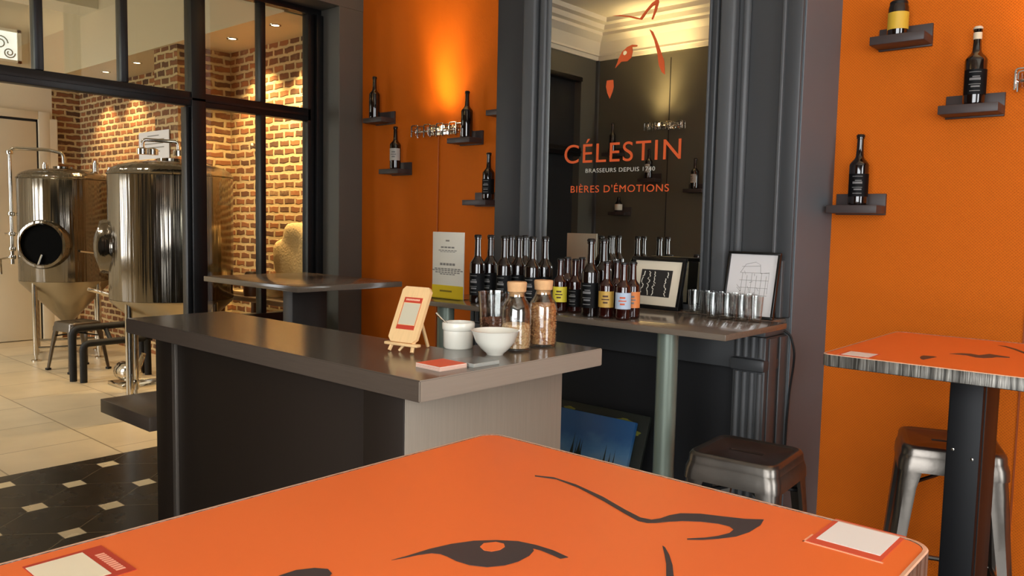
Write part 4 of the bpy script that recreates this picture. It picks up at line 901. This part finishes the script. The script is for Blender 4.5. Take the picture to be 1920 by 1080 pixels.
def art_script(t, T, W, H):
    bm = B(); box(bm, -W*.30, W*.28, -.0012, 0, H*.24, H*.76, mat=T); a = obj('dark_print', bm, M('print_black', (40, 38, 36), .6), t, sm=0)
    bm = B(); rnd = random.Random(4)
    for i in range(5):
        for j in range(4):
            if i == 3: continue
            cx, cz = -W*.25+i*W*.11, H*.30+j*H*.12
            pts = [T @ Vector((cx+rnd.uniform(-.007, .007), -.002, cz+.014-k*.006)) for k in range(5)]; tube(bm, pts, .0022, 5)
    obj('white_strokes', bm, PAPER, a, sm=0)
def art_sketch(t, T, W, H):
    bm = B(); rnd = random.Random(9)
    def ln(*q): tube(bm, [T @ Vector((x, -.001, z)) for x, z in q], .0006, 4)
    for k in range(6): ln((-.04+k*.02, .09), (-.04+k*.02, .18-.01*(k % 2)))
    for z in (.09, .12, .15, .18): ln((-.05, z), (.07, z+.002))
    ln((-.05, .18), (-.03, .215), (.01, .225), (.03, .215), (.035, .18)); ln((-.045, .205), (.03, .21)); ln((.035, .18), (.07, .185), (.07, .1))
    for k in range(16): x, z = rnd.uniform(-.06, .06), rnd.uniform(.06, .2); ln((x, z), (x+rnd.uniform(-.015, .02), z+rnd.uniform(-.02, .02)))
    obj('pencil_drawing', bm, TXT, t, sm=0)
frame('black frame with cream mat and dark script print, behind the small bottles', -1.800, 2.975, 1.1, .275, .225, rad(13), rad(-4), MATB, .016, art_script)
frame('black upright frame with a pencil sketch, leaning at the right end of the mantel', -1.372, 2.985, 1.1, .218, .265, rad(12), rad(0), SKETCH, .010, art_sketch)

# tumblers
tg = [(1336, 2.865), (1363, 2.865), (1390, 2.865), (1416, 2.87), (1302, 2.935), (1327, 2.935), (1353, 2.94), (1379, 2.94), (1405, 2.94)]
lbl = ['leftmost clear tumbler of the front row', 'second clear tumbler of the front row', 'third clear tumbler of the front row', 'rightmost clear tumbler of the front row', 'leftmost clear tumbler of the back row', 'second clear tumbler of the back row', 'middle clear tumbler of the back row', 'fourth clear tumbler of the back row', 'rightmost clear tumbler of the back row']
g0 = None
for (px, y), lb in zip(tg, lbl):
    if g0 is None:
        bm = B(); lathe(bm, [(0, 0), (.022, 0), (.024, .003), (.0265, .05), (.029, .098), (.0278, .0985), (.0253, .05), (.0215, .012), (0, .010)], 32)
        g0 = o = obj('tumbler', bm, TGLASS, sm=50)
    else: o = dup(g0)
    o.location = (at(px, 585, 'y', y).x, y, 1.1); tag(o, lb+', in front of the sketch', 'glass', 'clear tumblers by the sketch frame')

# power cable at the right of the mantel
bm = B(); P3 = [at(1468, 620, 'y', 3.06), at(1480, 628, 'y', 3.07), at(1488, 660, 'y', 3.07), at(1485, 690, 'y', 3.09), at(1478, 730, 'y', 3.1), at(1472, 800, 'y', 3.105), at(1469, 850, 'y', 3.105), at(1467, 900, 'y', 3.105)]
P3 = [Vector((p.x+.005, p.y-.0, p.z)) for p in P3]; tube(bm, bend(P3, .04), .0045, 8)
tag(obj('power_cable', bm, RUB), 'black cable hanging down beside the mantel right leg', 'cable')
bm = B()
# leaned pictures in the fireplace
cv = thing('canvas_picture', 'blue sky photograph with dark plants leaning in the fireplace', 'picture', (-2.09, 2.66, 0))
T = Matrix.Rotation(-rad(19), 4, 'X')
bm = B(); box(bm, -.30, .30, -.01, .012, 0.0, .655, .003, mat=T); obj('canvas', bm, WPIC, cv, sm=30)
bm = B(); rnd = random.Random(2)
for k in range(16):
    x = (-.26, -.12, .02, .19)[k % 4]+rnd.uniform(-.045, .045); h0 = rnd.uniform(.45, .52); h1 = h0+rnd.uniform(.01, .08); wd = rnd.uniform(.003, .012)
    poly(bm, [(x-wd, -.0115, .2), (x-wd, -.0115, h0-.04), (x-wd*.3, -.0115, h0), (x, -.0115, h1), (x+wd*.3, -.0115, h0), (x+wd, -.0115, h0-.04), (x+wd, -.0115, .2)], -.0005, 'y', mat=T)
obj('plant_silhouettes', bm, GRN, cv, sm=0)
pc2 = thing('canvas_picture', 'darker picture with yellow-green leaves behind the blue one', 'picture', (-2.05, 2.70, 0))
bm = B(); box(bm, -.32, .30, -.008, .008, 0, .68, .003, mat=T); obj('canvas', bm, M('dark_photo', (30, 34, 28), .5, var=.5, vscale=9), pc2)
bm = B()
for cx, cz, r_ in ((-.12, .665, .03), (.18, .655, .045), (.24, .62, .03), (-.2, .67, .02)):
    poly(bm, [(cx+r_*(1+.3*sin(5*a))*cos(a), -.0095, cz-.02+.4*r_*sin(a)) for a in [k*2*pi/14 for k in range(14)]], -.0005, 'y', mat=T)
obj('leaf_print', bm, YGRN, pc2, sm=0)

# ------------------------------------------------------------------ things on the bar
ZT = 1.1
ea = thing('tabletop_easel', 'small pine easel on the bar holding the menu board', 'easel', (-1.628, 1.435, ZT), rad(8))
tl = rad(25)
bm = B(); box(bm, -.058, .058, -.030, -.012, .018, .026, .002); obj('ledge', bm, BAMB, ea)
for s in (-1, 1):
    bm = B(); tube(bm, [(s*.04, -.028, .003), (s*.02, .03, .125)], .0055, 6); obj('front_leg', bm, BAMB, ea)
bm = B(); tube(bm, [(0, .088, .003), (0, .035, .13)], .005, 6); tube(bm, [(-.012, -.02, .003), (-.0, -.012, .02)], .004, 6); obj('rear_leg', bm, BAMB, ea)
bd = thing('menu_board', 'pale wooden board with red bands leaning on the small easel', 'board', (-1.628, 1.435, ZT+.026), rad(8))
T = Matrix.Translation((0, -.022, .0)) @ Matrix.Rotation(-tl, 4, 'X')
bm = B(); o_ = [(-.037, 0), (.037, 0), (.049, .012), (.049, .150), (.040, .160), (-.040, .160), (-.049, .150), (-.049, .012)]
poly(bm, [(x, -.006, z) for x, z in o_], .011, 'y', mat=T); bmesh.ops.dissolve_limit(bm, angle_limit=.01, verts=bm.verts[:], edges=bm.edges[:]); obj('board', bm, BAMB, bd, sm=30)
bm = B()
for z0, z1 in ((.036, .048), (.113, .128)): box(bm, -.031, .031, -.0072, -.006, z0, z1, mat=T)
for xa in (-.031, .0305): box(bm, xa, xa+.0008, -.0072, -.006, .036, .128, mat=T)
obj('red_print', bm, RED, bd, sm=0)
bm = B(); box(bm, -.028, .028, -.0070, -.006, .050, .111, mat=T); obj('blank_field', bm, M('field_grey', (196, 186, 160), .6), bd, sm=0)
bm = B()
for i in range(9): box(bm, -.024+i*.0054, -.0205+i*.0054, -.0078, -.0072, .1185, .1235, mat=T)
obj('heading_text', bm, M('peach_text2', (236, 190, 160), .5), bd, sm=0)

def stack(name, label, x, y, W, n, th, top_, edge, rz=0):
    t = thing(name, label, 'coasters', (x, y, ZT), rz)
    for k in range(n):
        bm = B(); j = random.uniform(-.0008, .0008); box(bm, -W/2+j, W/2+j, -W/2-j, W/2-j, k*th, (k+1)*th-.0002, .0004); o = obj('coaster', bm, [edge, top_], t, sm=0)
        for pl in o.data.polygons:
            if pl.normal.z > .9: pl.material_index = 1
    return t
stack('coaster_stack', 'stack of orange coasters near the bar corner', -1.392, 1.337, .088, 5, .0022, COASTO, COASTE, rad(-2))
stack('coaster_stack', 'stack of dark slate coasters beside the orange ones', -1.376, 1.437, .088, 4, .0022, SLATE, SLATEE, rad(-3))
mg = thing('sugar_pot', 'straight white ceramic pot with a spoon on the bar', 'pot', (-1.583, 1.585, ZT))
bm = B(); lathe(bm, [(0, 0), (.039, 0), (.042, .004), (.0425, .05), (.046, .054), (.0465, .07), (.0445, .073), (.041, .072), (.0395, .05), (.038, .01), (0, .008)], 48); obj('pot_body', bm, CER, mg)
sp_ = thing('teaspoon', 'steel teaspoon leaning in the white pot', 'spoon', (-1.583, 1.585, ZT+.01))
bm = B(); tube(bm, [(.02, .01, .0), (-.02, -.022, .055), (-.055, -.035, .085)], [.003, .0022, .004], 8); obj('handle', bm, CHR, sp_)
bm = B(); lathe(bm, [(0, -.003), (.011, .0), (0, .003)], 16, (.022, .012, .002)); obj('spoon_bowl', bm, CHR, sp_)
bm = B(); lathe(bm, [(0, 0), (.022, 0), (.024, .004), (.038, .016), (.053, .035), (.063, .062), (.0655, .066), (.062, .0665), (.051, .04), (.035, .02), (0, .012)], 56)
tag(obj('ceramic_bowl', bm, CER, None, (-1.433, 1.575, ZT)), 'white ceramic bowl at the front of the bar items', 'bowl')
bm = B(); lathe(bm, [(0, 0), (.043, 0), (.045, .003), (.0535, .145), (.0520, .1455), (.0435, .01), (0, .008)], 40)
tag(obj('glass_tumbler', bm, TGLASS, None, (-1.625, 1.785, ZT), sm=50), 'wide clear glass with dark roasted malt behind the bowl', 'glass')
def grains(name, label, loc, prof, mat, seed, R0, z0, z1, n=500):
    bm = B(); lathe(bm, prof, 36); rnd = random.Random(seed)
    for i in range(n):
        a = rnd.uniform(0, 2*pi); z = rnd.uniform(z0, z1); r = R0(z)-.0016
        if i % 6 == 0: z = z1; r = R0(z)*math.sqrt(rnd.random())*.92
        t = bmesh.new(); bmesh.ops.create_icosphere(t, subdivisions=1, radius=1)
        t.transform(Matrix.Translation((r*cos(a), r*sin(a), z)) @ Matrix.Rotation(rnd.uniform(0, 6), 4, 'Z') @ Matrix.Rotation(rnd.uniform(0, 6), 4, 'X') @ Matrix.Diagonal((.0052, .0024, .0021, 1))); merge(bm, t)
    return tag(obj(name, bm, mat, None, loc, sm=80), label, 'grain', kind='stuff')
grains('malt_grain', 'dark roasted malt filling the wide glass', (-1.625, 1.785, ZT+.0), [(0, .010), (.041, .010), (.0435, .062), (0, .065)], GRAIND, 1, lambda z: .0435+.008*z/.145, .012, .064)
for px_, lc, fill, gm, n in (('front glass jar with cork lid, a third full of pale malt', (-1.452, 1.682, ZT), .072, GRAINL, 0), ('rear glass jar with cork lid, filled with amber malt', (-1.452, 1.800, ZT), .122, GRAINM, 1)):
    t = thing('cork_jar', px_, 'jar', lc, 0, 'cork lidded jars on the bar')
    bm = B(); lathe(bm, [(0, 0), (.038, 0), (.0415, .004), (.0415, .108), (.038, .127), (.026, .144), (.0225, .158), (.025, .163), (.0235, .164), (.0205, .157), (.024, .144), (.036, .126), (.0397, .107), (.0397, .008), (0, .006)], 44); obj('glass_body', bm, TGLASS, t, sm=50)
    bm = B(); lathe(bm, [(0, .150), (.0195, .150), (.021, .162), (.026, .164), (.028, .188), (.026, .191), (0, .191)], 32); obj('cork_lid', bm, CORK, t)
    R = .0345
    grains('malt_grain', ('pale' if not n else 'amber')+' malt inside the '+('front' if not n else 'rear')+' cork jar', lc, [(0, .007), (.037, .007), (.037 if fill < .11 else .033, fill), (0, fill+.003)], gm, 5+n, lambda z: .0380 if z < .104 else .0380-(z-.104)*.3, .009, fill, 700)
